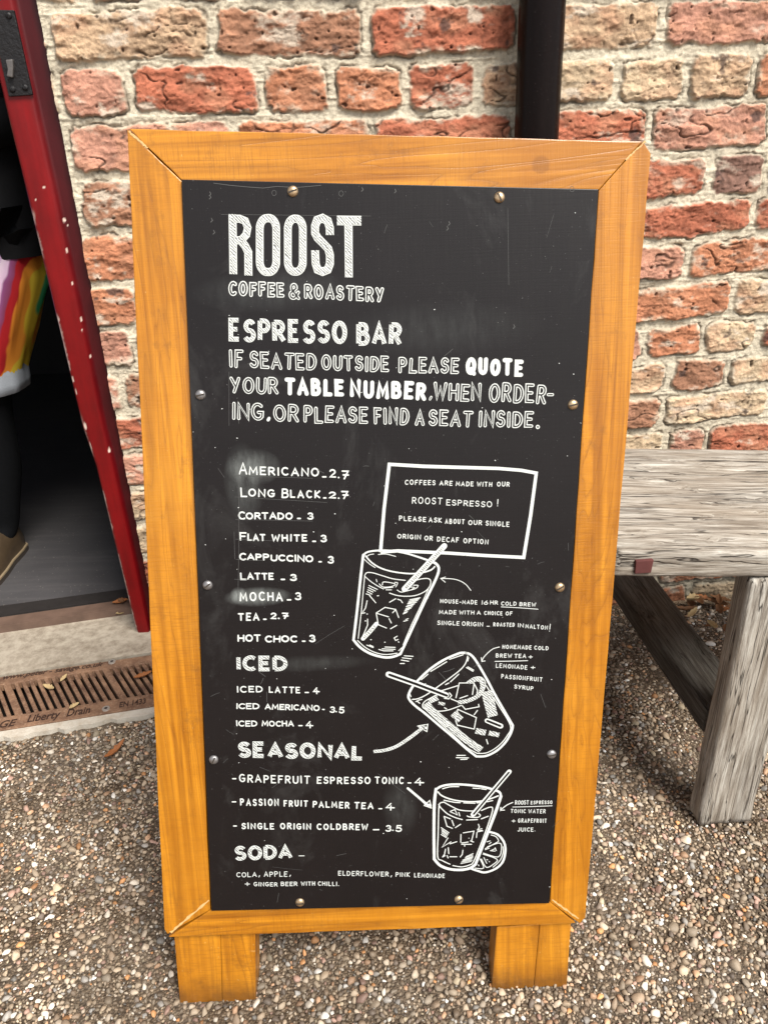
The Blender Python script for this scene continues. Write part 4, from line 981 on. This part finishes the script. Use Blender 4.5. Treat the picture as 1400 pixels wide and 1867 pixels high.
stroke(cH_, [(778, 445), (970, 455), (1168, 470)], 8); finish(L, 'underline'); L = Layer(); stroke(cH_, [(712, 1025), (900, 1022), (1058, 1017)], 9); finish(L, 'underline'); L = Layer(); stroke(cL, [(920, 455), (1120, 450), (1322, 442)], 8)
finish(L, 'underline')
L = Layer()
stroke(cF, [(60, 772), (88, 430), (130, 72), (400, 88), (640, 95), (1000, 105), (1180, 120), (1300, 142), (1255, 480), (1200, 815), (900, 800), (600, 780), (200, 762), (60, 772)], 30, cap='butt')
finish(L, 'box_drawing')
def arrow(tf, pts, head, w):
    global L
    stroke(tf, smooth(pts), w); stroke(tf, head, w); finish(L, 'arrow_drawing'); L = Layer()
L = Layer()
arrow(cH_, [(455, 270), (400, 205), (330, 165), (250, 147), (140, 143)], [(185, 128), (135, 143), (183, 183)], 9)
arrow(cH_, [(758, 872), (690, 892), (630, 940), (590, 985), (572, 1022)], [(566, 985), (572, 1025), (606, 1020)], 10)
arrow(cL, [(920, 408), (860, 435), (795, 485)], [(798, 458), (795, 487), (835, 486)], 11)
ap = smooth([(55, 1000), (150, 990), (260, 955), (370, 885), (450, 825), (505, 780)]); stroke(cI, ap, 34, 0, 0, 'butt'); stroke(cI, ap, 22, 2, 2, 'butt')
stroke(cI, [(455, 768), (548, 752), (540, 818), (455, 768)], 10); stroke(cI, [(490, 775), (530, 785)], 30, 2); finish(L, 'arrow_drawing'); L = Layer()
stroke(cK, [(1228, 210), (1290, 262), (1355, 318)], 18); stroke(cK, [(1337, 325), (1375, 292), (1386, 343), (1337, 325)], 8); stroke(cK, [(1362, 322), (1378, 325)], 22)
finish(L, 'arrow_drawing')
def hatches(tf, a0, a1, b0, b1, n, w=8):
    for i in range(n):
        t = i / (n - 1); p = [a0[k] + (a1[k] - a0[k]) * t + jr.uniform(-4, 4) for k in (0, 1)]; q = [b0[k] + (b1[k] - b0[k]) * t + jr.uniform(-4, 4) for k in (0, 1)]; stroke(tf, [p, q], w)
# drawing of the tall tilted glass with a straw
L = Layer(); G = cG
stroke(G, smooth([(228, 170), (205, 360), (180, 600), (155, 820), (132, 1005)]) + smooth([(132, 1005), (200, 1080), (300, 1140), (430, 1175), (520, 1170), (592, 1142)]) + smooth([(592, 1142), (700, 910), (830, 630), (940, 405), (968, 310), (945, 260), (905, 238)]), 27)
stroke(G, smooth([(228, 172), (270, 142), (360, 128), (480, 128), (620, 148), (750, 185), (905, 238)]), 20)
stroke(G, smooth([(250, 180), (310, 245), (400, 300), (520, 335), (680, 354), (800, 345), (890, 318), (928, 285)]), 16)
for q in ([(262, 186), (290, 168), (330, 162)], [(375, 166), (450, 162), (545, 185)], [(240, 215), (290, 260), (345, 295)], [(355, 410), (362, 435)]): stroke(G, smooth(q), 8)
stroke(G, smooth([(242, 372), (228, 520), (205, 760), (178, 990)]), 9); stroke(G, smooth([(242, 372), (262, 345), (320, 346), (420, 376), (520, 405), (640, 420)]), 10)
stroke(G, smooth([(740, 420), (800, 405), (860, 402), (888, 425), (878, 480), (830, 530), (740, 568), (640, 576), (560, 568), (485, 545)]), 10); stroke(G, smooth([(245, 382), (300, 430), (360, 470), (425, 505)]), 9)
stroke(G, smooth([(870, 490), (800, 650), (700, 860), (620, 1050)]), 9); stroke(G, smooth([(172, 1010), (250, 1080), (350, 1130), (450, 1148), (560, 1135)]), 10); stroke(G, [(575, 1110), (605, 1082)], 9)
stroke(G, smooth([(385, 455), (420, 485), (500, 482), (540, 455), (430, 435), (415, 465)]), 9); stroke(G, smooth([(535, 440), (565, 445), (545, 485)]), 8); stroke(G, smooth([(560, 515), (600, 535), (670, 520), (740, 500), (765, 470), (720, 468)]), 9)
stroke(G, smooth([(700, 510), (730, 490), (690, 485)]), 8); hatches(G, (430, 498), (450, 512), (515, 492), (505, 515), 2)
stroke(G, [(1022, 82), (832, 290), (632, 505)], 62, 0, 1); stroke(G, [(1018, 90), (832, 292), (640, 498)], 30, 2, 3, 'butt')
for q in ([(355, 740), (440, 685), (545, 705), (575, 785)], [(355, 742), (475, 778)], [(355, 745), (375, 855), (455, 888)], [(480, 795), (502, 838)], [(545, 708), (515, 738)], [(495, 895), (555, 862)], [(290, 570), (350, 640)], [(485, 635), (545, 600)], [(565, 605), (595, 615), (612, 640)], [(270, 800), (270, 860), (240, 930), (215, 985)], [(265, 620), (250, 690), (215, 745), (245, 738)], [(365, 572), (378, 570)], [(262, 750), (268, 750)], [(246, 818), (252, 818)], [(300, 1002), (306, 1002)], [(437, 1027), (442, 1027)], [(560, 968), (530, 985), (545, 1010), (568, 1000)], [(572, 1022), (576, 1028)]): stroke(G, q, 10)
hatches(G, (280, 468), (258, 552), (362, 512), (292, 566), 5, 9); hatches(G, (682, 610), (622, 752), (788, 588), (650, 738), 11, 10); hatches(G, (640, 800), (622, 820), (668, 792), (662, 812), 2, 9)
stroke(G, [(358, 845), (290, 925), (225, 992)], 46); stroke(G, [(345, 862), (290, 925), (232, 985)], 28, 2, 2, 'butt')
for q in ([(440, 1074), (540, 1078)], [(412, 1092), (540, 1097)], [(380, 1098), (430, 1112), (520, 1112)], [(262, 1055), (325, 1080)], [(290, 1055), (325, 1070)], [(630, 1160), (715, 1166)], [(610, 1180), (698, 1190)], [(600, 1202), (672, 1214)], [(590, 1236), (630, 1236)]): stroke(G, q, 10)
finish(L, 'glass_drawing')
# drawing of the tipped glass
L = Layer(); I = cI
stroke(I, smooth([(900, 102), (860, 100), (820, 110), (700, 162), (580, 240), (480, 330), (410, 410), (373, 485), (382, 528), (430, 580), (520, 650), (640, 752), (780, 870), (900, 975), (990, 1045)]) + smooth([(990, 1045), (1080, 1040), (1180, 990), (1260, 910), (1310, 820), (1322, 762)]) + smooth([(1322, 762), (1260, 655), (1170, 500), (1080, 330), (985, 170), (935, 115), (895, 102)]), 23, cap='round')
stroke(I, smooth([(912, 130), (895, 190), (850, 250), (750, 330), (650, 402), (540, 480), (460, 518), (408, 525)]), 11)
for q in ([(1080, 400), (1180, 560), (1300, 762), (1268, 860), (1190, 950), (1090, 1010), (1000, 1018)], [(510, 600), (640, 720), (780, 850), (900, 960), (1000, 1018)], [(500, 575), (520, 545), (570, 515), (640, 482), (700, 490)], [(500, 580), (520, 610), (640, 632), (740, 620), (850, 580)]): stroke(I, smooth(q), 10)
for q in ([(490, 345), (550, 295)], [(575, 270), (720, 182)], [(745, 160), (870, 118)], [(830, 295), (755, 365)], [(740, 375), (710, 390)], [(900, 235), (960, 268)], [(912, 228), (965, 258)], [(920, 145), (912, 175)], [(385, 475), (395, 500)], [(440, 545), (470, 530), (495, 525)], [(450, 540), (475, 560)], [(660, 450), (820, 400)], [(835, 375), (805, 510)], [(835, 375), (970, 375), (955, 480)], [(840, 515), (910, 490)], [(975, 390), (1000, 440), (995, 480)], [(760, 520), (820, 545)], [(820, 620), (802, 720), (820, 765)], [(820, 615), (990, 690), (970, 795), (820, 760)], [(860, 580), (890, 615), (1015, 592), (1010, 570)], [(1000, 625), (970, 665)], [(1082, 890), (1095, 930)], [(745, 465), (765, 490), (740, 520), (700, 515)], [(700, 600), (720, 612)], [(815, 1035), (890, 1035)], [(808, 1055), (918, 1058)], [(848, 1072), (905, 1070)]): stroke(I, q, 10)
hb = smooth([(530, 560), (600, 640), (700, 725), (800, 810), (920, 910), (1035, 985)]); stroke(I, hb, 72, 2, 0, 'butt'); stroke(I, [(560, 545), (640, 510)], 50, 2, 1, 'butt')
ha = smooth([(920, 372), (970, 345), (1030, 350), (1045, 400), (1030, 460), (985, 505), (900, 540), (820, 552)]); stroke(I, ha, 44, 2, 1, 'butt')
stroke(I, smooth([(900, 372), (960, 330), (1030, 322), (1072, 370), (1060, 440)]), 9)
stroke(I, [(1085, 450), (1110, 560), (1140, 680)], 108, 2, 0, 'butt'); stroke(I, [(780, 650), (850, 710)], 78, 2, 1, 'butt'); stroke(I, [(985, 810), (1075, 830)], 62, 2, 0, 'butt'); stroke(I, [(1105, 830), (1198, 850)], 50, 2, 0, 'butt'); stroke(I, [(645, 558), (705, 568)], 34, 2, 1, 'butt')
stroke(I, [(1088, 718), (1212, 768)], 52, 0, 1); stroke(I, [(1090, 719), (1208, 766)], 22, 4, 3)
stroke(I, [(192, 296), (450, 385), (715, 486)], 62, 0, 2); stroke(I, [(200, 299), (450, 387), (722, 490)], 26, 4, 3)
finish(L, 'glass_drawing')
# drawing of the glass with a citrus slice
L = Layer(); K = cL
stroke(K, smooth([(500, 1085), (560, 1105), (640, 1122), (750, 1082), (820, 1010), (845, 900), (830, 812), (770, 738), (690, 710)]), 25)
for q in ([(700, 740), (750, 758), (775, 800), (750, 820), (640, 880)], [(660, 862), (785, 822), (805, 880), (770, 965), (620, 925)], [(618, 935), (760, 988), (720, 1040), (650, 1070), (600, 985)], [(588, 985), (622, 1078), (535, 1078)], [(820, 860), (822, 920), (790, 1000), (720, 1068)]): stroke(K, smooth(q, 4), 10)
for q in ([(655, 810), (690, 800)], [(680, 830), (700, 815)], [(640, 890), (680, 875)], [(690, 900), (740, 905)], [(705, 895), (740, 880)], [(740, 870), (752, 900)], [(625, 970), (655, 1030)], [(655, 990), (665, 995)], [(680, 1010), (682, 1015)], [(570, 1045), (575, 1055)]): stroke(K, q, 9)
stroke(K, smooth([(138, 270), (122, 400), (118, 560), (117, 760), (120, 985)]) + smooth([(120, 985), (180, 1050), (280, 1088), (400, 1095), (490, 1075), (540, 1040)]) + smooth([(540, 1040), (640, 780), (740, 520), (800, 345)]), 32, 0, 1)
stroke(K, smooth([(138, 275), (190, 243), (280, 225), (420, 225), (600, 245), (720, 275), (785, 303), (800, 345)]), 26, 0, 1)
stroke(K, smooth([(158, 300), (200, 340), (300, 378), (430, 398), (560, 398), (680, 374), (772, 340)]), 16)
for q in ([(205, 268), (280, 248), (370, 246)], [(515, 262), (585, 265)], [(600, 268), (650, 275)], [(220, 385), (320, 405), (385, 410)], [(420, 412), (535, 416)], [(555, 412), (640, 405)], [(660, 400), (715, 388)], [(215, 405), (175, 420), (165, 500), (160, 720), (155, 960), (200, 1000), (280, 1038)], [(310, 1052), (400, 1065), (480, 1045), (520, 1012), (600, 820), (680, 600), (715, 480), (690, 455), (600, 490)], [(215, 402), (300, 450), (380, 485), (490, 495), (540, 492)], [(175, 450), (250, 520), (330, 560), (405, 582)], [(450, 587), (560, 582)], [(600, 575), (670, 548)], [(165, 430), (185, 460)]): stroke(K, smooth(q), 12)
for q in ([(280, 500), (330, 480), (355, 535), (280, 500)], [(370, 510), (380, 545)], [(220, 550), (250, 650), (305, 672)], [(222, 550), (285, 575)], [(300, 590), (320, 645)], [(335, 665), (388, 630)], [(415, 718), (525, 700), (500, 800)], [(392, 735), (390, 815)], [(400, 822), (465, 812)], [(400, 835), (500, 835)], [(490, 800), (520, 812)], [(430, 845), (430, 855)], [(290, 810), (200, 865), (260, 770)], [(280, 830), (350, 808)], [(262, 870), (268, 930)], [(280, 962), (350, 962)], [(385, 965), (405, 940), (412, 895)], [(235, 885), (225, 935), (205, 965)], [(250, 950), (262, 975)], [(205, 965), (230, 950)], [(570, 630), (580, 660), (560, 690)], [(555, 715), (550, 765)]): stroke(K, q, 11)
hatches(K, (195, 668), (195, 735), (268, 715), (240, 768), 5, 10); hatches(K, (440, 965), (390, 1030), (520, 925), (500, 1012), 7, 9); hatches(K, (565, 690), (560, 705), (610, 675), (612, 700), 3, 9)
stroke(K, smooth([(455, 545), (480, 555), (560, 560), (590, 540), (570, 520)]), 12)
stroke(K, [(885, 92), (700, 310), (515, 530)], 54, 0, 2); stroke(K, [(880, 100), (700, 312), (522, 525)], 20, 4, 3)
finish(L, 'glass_drawing')
# ruling lines, scratches and specks of old chalk
L = Layer()
for q in ([(404, 391), (676, 394)], [(436, 845), (436, 1000), (434, 1100)], [(428, 867), (570, 872)], [(428, 906), (596, 916)], [(430, 947), (570, 950)], [(430, 983), (500, 986)], [(431, 1020), (480, 1022)], [(428, 1056), (470, 1057)], [(418, 678), (418, 776)], [(925, 380), (927, 520)], [(985, 1265), (994, 1290)]): ribbon(L, q, .7, 3, 0)
rs_ = random.Random(21)
for (cx, cy) in ((500, 352), (622, 353), (1042, 345)): ribbon(L, [(cx + 4 * math.cos(a), cy + 5 * math.sin(a)) for a in np.linspace(0, 6.1, 12)], .9, 3, 0)
ribbon(L, [(390, 334), (420, 338), (452, 341), (480, 343), (505, 340), (540, 342), (585, 338)], 1.2, 3, 0)
for (x, y) in ((383, 350), (383, 356), (386, 398), (390, 420), (818, 404), (815, 413), (936, 592), (720, 345), (660, 342)): ribbon(L, [(x, y), (x + 2, y + 4), (x - 1, y + 7)], 1.6, 3, 0)
for i in range(60):
    x, y = rs_.uniform(370, 1040), rs_.uniform(360, 1630); a = rs_.uniform(0, 3.14); l = rs_.uniform(3, 22) * (1 if rs_.random() < .85 else 3)
    ribbon(L, [(x, y), (x + l * .5 * math.cos(a), y + l * .5 * math.sin(a) + rs_.uniform(-1, 1)), (x + l * math.cos(a), y + l * math.sin(a))], rs_.uniform(.4, .9), 3, 0)
for i in range(170):
    x, y = rs_.uniform(350, 1060), rs_.uniform(345, 1645); 
    if y > 1000 and x > 1015: continue
    ribbon(L, [(x, y), (x + rs_.uniform(.3, 1.2), y + rs_.uniform(-.6, .6))], rs_.uniform(.8, 1.7), 0 if rs_.random() < .4 else 3, 0)
tag(finish(L, 'chalk_marks'), kind='stuff')
M_BR = plain('brass', (.46, .33, .20), .38, .5, .85, .45, 400); M_SL = plain('screw_slot', (.03, .022, .015), .8)
M_ST = plain('dull_steel', (.26, .25, .25), .42, .5, .8, .45, 400)
for k, (px, py) in enumerate(((534, 349), (910, 360), (366, 720), (1044, 738), (379, 1067), (1020, 1071), (390, 1385), (1005, 1375), (547, 1645), (836, 1640))):
    u, v_ = buv((px, py), PY); screw(panel, u, v_, PY, .0060, M_ST if k in (2, 4, 6, 7) else M_BR, M_SL)

# ================================================================== PERSON in the doorway
def skin_obj(name, chains, mat, parent, root=0, sub=2):
    """chains: list of lists of (point, rx, ry); chains share points by equal coordinates"""
    V, E, Rr = [], [], []; idx = {}
    for ch in chains:
        prev = None
        for (p, rx, ry) in ch:
            key = tuple(round(c, 4) for c in p)
            if key not in idx: idx[key] = len(V); V.append(p); Rr.append((rx, ry))
            i = idx[key]
            if prev is not None: E.append((prev, i))
            prev = i
    me = bpy.data.meshes.new(name); me.from_pydata(V, E, []); me.materials.append(mat)
    o = link(bpy.data.objects.new(name, me), parent)
    sk = o.modifiers.new('Skin', 'SKIN'); sk.use_smooth_shade = True
    if not me.skin_vertices: raise RuntimeError('no skin layer')
    for i, r in enumerate(Rr): me.skin_vertices[0].data[i].radius = r; me.skin_vertices[0].data[i].use_root = (i == root)
    s = o.modifiers.new('Sub', 'SUBSURF'); s.levels = sub; s.render_levels = sub
    return o
def person():
    X0, Y0 = -.975, 1.94
    root = empty('person', (X0, Y0, .018))
    tag(root, 'person in black jacket, rainbow shorts, black leggings and brown shoes standing inside the doorway', 'person')
    M_SK = plain('skin', (.48, .27, .19), .5, .4, 0, .12); M_BK = plain('black_cloth', (.006, .006, .007), .8, .25, 0, .4, 90); M_LG = plain('leggings', (.0045, .005, .006), .85, .12, 0, .4, 120)
    # body: facing -Y (out of the door); left leg is on the +X side, a step back
    hip = (0, 0, .92)
    legL = [(hip, .15, .11), ((.095, 0, .86), .095, .095), ((-.028, -.03, .50), .050, .054), ((-.062, .02, .30), .050, .054), ((-.115, .05, .09), .034, .036), ((-.120, .01, .05), .022, .022), ((-.122, -.10, .035), .020, .012)]
    legR = [(hip, .15, .11), ((-.095, -.02, .86), .095, .095), ((-.17, -.10, .50), .058, .060), ((-.20, -.12, .30), .056, .058), ((-.24, -.12, .09), .036, .038), ((-.24, -.16, .05), .022, .022), ((-.24, -.27, .035), .020, .012)]
    spine = [(hip, .15, .11), ((0, .01, 1.08), .125, .095), ((0, 0, 1.28), .15, .105), ((0, .01, 1.41), .12, .08), ((0, .0, 1.475), .052, .052), ((0, -.015, 1.55), .060, .07), ((0, -.02, 1.62), .076, .092), ((0, -.015, 1.69), .068, .082)]
    def arm(s): return [((0, 0, 1.28), .15, .105), ((s * .175, .01, 1.385), .055, .055), ((s * .215, .05, 1.13), .040, .042), ((s * .12, -.155, 1.07 + s * .025), .026, .028), ((s * .065, -.19, 1.06 + s * .025), .016, .030), ((s * .02, -.205, 1.055 + s * .025), .014, .034)]
    hands = []
    for s in (-1, 1):
        zc = 1.055 + s * .025; pc = ((s * .02, -.205, zc), .014, .034)
        for dz, ln in ((.030, .070), (.010, .080), (-.010, .075), (-.028, .060)):
            b = (s * -.005, -.212, zc + dz)
            hands.append([pc, (b, .0085, .0085), ((s * (-.005 - ln * .5), -.215, zc + dz * 1.05), .008, .008), ((s * (-.005 - ln), -.200, zc + dz), .0065, .0065)])
        hands.append([((s * .065, -.19, 1.06 + s * .025), .016, .030), ((s * .045, -.215, zc + .045), .010, .010), ((s * .015, -.225, zc + .062), .008, .008)])
    skin_obj('body', [spine, legL, legR, arm(1), arm(-1)] + hands, M_SK, root)
    # leggings, jacket
    g = lambda ch, k: [(p, rx + k, ry + k) for p, rx, ry in ch]
    skin_obj('leggings', [g(legL[:6], .008), g(legR[:6], .008)], M_LG, root)
    V, Fc = [], []; sg = 36
    jp = [(.835, .205, .155), (.86, .205, .158), (.95, .195, .155), (1.08, .185, .145), (1.22, .195, .14), (1.33, .195, .13), (1.40, .165, .11), (1.44, .10, .085), (1.47, .075, .075)]
    for z, rx, ry in jp:
        for k in range(sg):
            a_ = 2 * math.pi * k / sg; f = 1 + .02 * math.sin(a_ * 6 + z * 20)
            V.append((rx * f * math.cos(a_), .005 + ry * f * math.sin(a_), z))
    for i in range(len(jp) - 1):
        for k in range(sg): Fc.append((i * sg + k, i * sg + (k + 1) % sg, (i + 1) * sg + (k + 1) % sg, (i + 1) * sg + k))
    mesh_obj('jacket', V, Fc, M_BK, root, True)
    skin_obj('sleeves', [[((0, 0, 1.36), .10, .08)] + g(arm(s)[1:4], .018) for s in (1, -1)], M_BK, root)
    # rainbow shorts: flared tubes over the thighs with a soft fold, colours in bands round the leg
    n = NT('rainbow_cloth'); v = n.coord(); sx = n.new('SeparateXYZ'); n.set(sx.inputs[0], v)
    w = n.noise(v, 7, 2, .5)
    t = n.math('ADD', sx.outputs[0], n.math('MULTIPLY', n.math('SUBTRACT', .785, sx.outputs[2]), .5))
    t = n.math('ADD', n.math('MULTIPLY', n.math('SUBTRACT', t, .106), 11.0), n.math('MULTIPLY', n.math('SUBTRACT', w, .5), .5), True)
    rr = n.new('ValToRGB'); n.set(rr.inputs[0], t); rr.color_ramp.interpolation = 'LINEAR'; e = rr.color_ramp.elements
    stops = [(0, (.55, .30, .62)), (.10, (.85, .68, .82)), (.26, (.80, .55, .76)), (.30, (.30, .09, .24)), (.42, (.26, .05, .12)), (.45, (.42, .012, .018)), (.58, (.45, .014, .018)), (.61, (.80, .26, .03)), (.74, (.80, .30, .03)), (.77, (.74, .52, .04)), (.90, (.70, .50, .04)), (.93, (.04, .36, .14))]
    while len(e) < len(stops): e.new(.5)
    for i, (p, c) in enumerate(stops): e[i].position = p; e[i].color = (*c, 1)
    M_RB = n.out(rr.outputs[0], .8, .3)
    M_DN = plain('pale_denim', (.33, .36, .40), .85, .3, 0, .2, 260, .3)
    def leg_tube(cx, cy, prof, mat, name, parent, fold=.06):
        V, Fc = [], []; seg = 72
        for (z, rx, ry, dx) in prof:
            for k in range(seg):
                a = 2 * math.pi * k / seg; f = 1 + fold * math.sin(a * 5 + z * 9) * .5 + fold * .5 * math.sin(a * 9 - z * 15) + fold * .35 * math.sin(a * 17 + z * 40)
                V.append((cx + dx + rx * f * math.cos(a), cy + ry * f * math.sin(a), z))
        for i in range(len(prof) - 1):
            for k in range(seg): Fc.append((i * seg + k, i * seg + (k + 1) % seg, (i + 1) * seg + (k + 1) % seg, (i + 1) * seg + k))
        return mesh_obj(name, V, Fc, mat, parent, True)
    for prof, cx, cy in (([(.98, .10, .13, .03), (.92, .125, .14, .05), (.785, .125, .13, .058), (.66, .112, .118, .013), (.60, .098, .106, -.004), (.55, .088, .098, -.014)], 0, -.01), ([(.98, .09, .12, -.08), (.92, .125, .125, -.10), (.80, .118, .12, -.12), (.66, .105, .112, -.15), (.56, .09, .10, -.165)], 0, -.07)):
        so2 = leg_tube(cx, cy, prof, M_RB, 'shorts_leg', root)
        dx = prof[-1][3]
        leg_tube(cx, cy, [(.585, .096, .106, dx), (.535, .095, .106, dx - .004), (.512, .092, .103, dx - .006), (.509, .083, .096, dx - .006), (.545, .083, .096, dx)], M_DN, 'cuff', so2, .03)
    # shoes
    M_SH = plain('brown_leather', (.050, .034, .020), .36, .5, 0, .4, 40, .15); M_SO = plain('shoe_sole', (.035, .026, .02), .7); M_WE = plain('shoe_welt', (.20, .15, .09), .7)
    for (cx, cy) in ((-.122, .02), (-.24, -.15)):
        prof = [(.075, .030, .0), (.065, .040, .0), (.03, .043, 0), (-.03, .041, 0), (-.09, .047, 0), (-.14, .048, 0), (-.185, .040, 0), (-.212, .018, 0)]
        hts = [.075, .098, .110, .098, .072, .058, .050, .038]
        V, Fc = [], []; seg = 14
        for (yy, hw, _), ht in zip(prof, hts):
            for k in range(seg):
                a = math.pi * k / (seg - 1); V.append((cx + hw * math.cos(a), cy + yy, .016 + (ht - .016) * max(0.0, math.sin(a)) ** .8))
        m = len(prof)
        for i in range(m - 1):
            for k in range(seg - 1): Fc.append((i * seg + k, i * seg + k + 1, (i + 1) * seg + k + 1, (i + 1) * seg + k))
        Fc += [tuple(range(seg))[::-1], tuple(range((m - 1) * seg, m * seg))]
        s_ = mesh_obj('shoe', V, Fc, M_SH, root, True)
        outl = [(cx + hw + .005, cy + yy) for yy, hw, _ in prof] + [(cx - hw - .005, cy + yy) for yy, hw, _ in prof[::-1]]
        for nm, z0, z1, mt, k in (('sole', .0, .014, M_SO, 0), ('welt', .0142, .0185, M_WE, .001)):
            bm = bmesh.new(); lo = [bm.verts.new((x + (k if x > cx else -k), y, z0)) for x, y in outl]; hi = [bm.verts.new((v.co.x, v.co.y, z1)) for v in lo]
            nn = len(lo); bm.faces.new(hi); bm.faces.new(lo[::-1])
            for i in range(nn): bm.faces.new((lo[i], lo[(i + 1) % nn], hi[(i + 1) % nn], hi[i]))
            bmesh.ops.recalc_face_normals(bm, faces=bm.faces[:]); bm_obj(nm, bm, mt, s_)
    # head details (outside the picture)
    V, Fc = tube_mesh([(0, .02, 1.60), (0, .015, 1.66), (0, .0, 1.73), (0, -.01, 1.775)], [.085, .092, .085, .03], 18); mesh_obj('hair', V, Fc, plain('brown_hair', (.06, .035, .02), .5), root, True)
    for nm, pts, rad, c in (('nose', [(0, -.10, 1.635), (0, -.125, 1.60), (0, -.105, 1.592)], [.007, .013, .008], M_SK), ('mouth', [(-.022, -.098, 1.565), (0, -.105, 1.565), (.022, -.098, 1.565)], [.003, .006, .003], plain('lips', (.32, .11, .10), .4))):
        V, Fc = tube_mesh(pts, rad, 10); mesh_obj(nm, V, Fc, c, root, True)
    for s in (-1, 1):
        bm = bmesh.new(); bmesh.ops.create_uvsphere(bm, u_segments=12, v_segments=8, radius=.010, matrix=Matrix.Translation((s * .031, -.098, 1.635))); bm_obj('eye', bm, plain('eye_dark', (.05, .035, .03), .2), root, True)
        bm = bmesh.new(); bmesh.ops.create_uvsphere(bm, u_segments=12, v_segments=8, radius=1, matrix=Matrix.Translation((s * .080, -.01, 1.615)) @ Matrix.Diagonal((.010, .018, .030, 1))); bm_obj('ear', bm, M_SK, root, True)
person()

# ================================================================== DRY LEAVES AND LOOSE BITS
M_LT, M_LO, M_LB = plain('leaf_tan', (.42, .31, .16), .7, .3, 0, .35, 120), plain('leaf_orange', (.26, .095, .03), .65, .3, 0, .35, 120), plain('leaf_brown', (.15, .07, .03), .7, .3, 0, .4, 120)
def leaf(p, z, ln, wd, rot, curl, mat, label, group=None):
    q = on_z(p, z); V, Fc = [], []; n = 10; m = 5
    for i in range(n + 1):
        t = i / n; w = wd * max(0.0, math.sin(math.pi * min(1, t * 1.02))) ** .7 * (1 + .18 * math.sin(i * 2.3))
        for j in range(m):
            s = (j / (m - 1) - .5) * 2
            V.append(((t - .5) * ln, s * w * .5, curl * (abs(s) ** 1.5) * w * .7 + curl * ((t - .5) ** 2) * ln * .9 + .0006 * math.sin(i * 3 + j * 2)))
    for i in range(n):
        for j in range(m - 1): a = i * m + j; Fc.append((a, a + m, a + m + 1, a + 1))
    o = mesh_obj('dry_leaf', V, Fc, mat, None, True); o.location = (q[0], q[1], z + .0015); o.rotation_euler = (random.uniform(-.15, .15), random.uniform(-.15, .15), rot)
    sol = o.modifiers.new('Solid', 'SOLIDIFY'); sol.thickness = .0006
    tag(o, label, 'leaf', group or 'dry leaves on the ground')
leaf((90, 1257), .007, .034, .012, -.5, .9, M_LT, 'pale twisted dry leaf in the middle of the drain grate')
leaf((137, 1289), .007, .026, .013, 1.1, .5, M_LT, 'yellowish leaf at the front rim of the drain above the drain lettering')
leaf((117, 1237), .007, .024, .009, 1.3, .3, M_LT, 'short pale leaf fragment on the back rim of the drain')
leaf((262, 1234), .007, .042, .014, .5, .6, M_LO, 'bright orange leaf on the drain against the board frame')
leaf((221, 1100), .031, .040, .017, .2, .7, M_LO, 'orange leaf on the sill in the corner by the red post')
leaf((225, 1119), .010, .042, .012, .9, .8, M_LT, 'tan curled leaf on the doorstep in the corner by the red post')
leaf((222, 1098), .036, .026, .010, 2.4, .9, M_LB, 'small rusty leaf lying over the orange leaf by the red post')
leaf((213, 1372), .006, .052, .012, 1.0, 1.0, M_LO, 'long rust orange curled leaf on the gravel left of the board')
rl = random.Random(9)
for i in range(26):
    leaf((rl.uniform(1175, 1330), rl.uniform(1092, 1150)), .006 + rl.uniform(0, .02), rl.uniform(.03, .065), rl.uniform(.012, .024), rl.uniform(0, 6.2), rl.uniform(.4, 1.0), rl.choice([M_LB, M_LB, M_LT, M_LO]), 'small dry brown leaf drifted against the wall under the grey bench', 'leaves drifted under the bench')
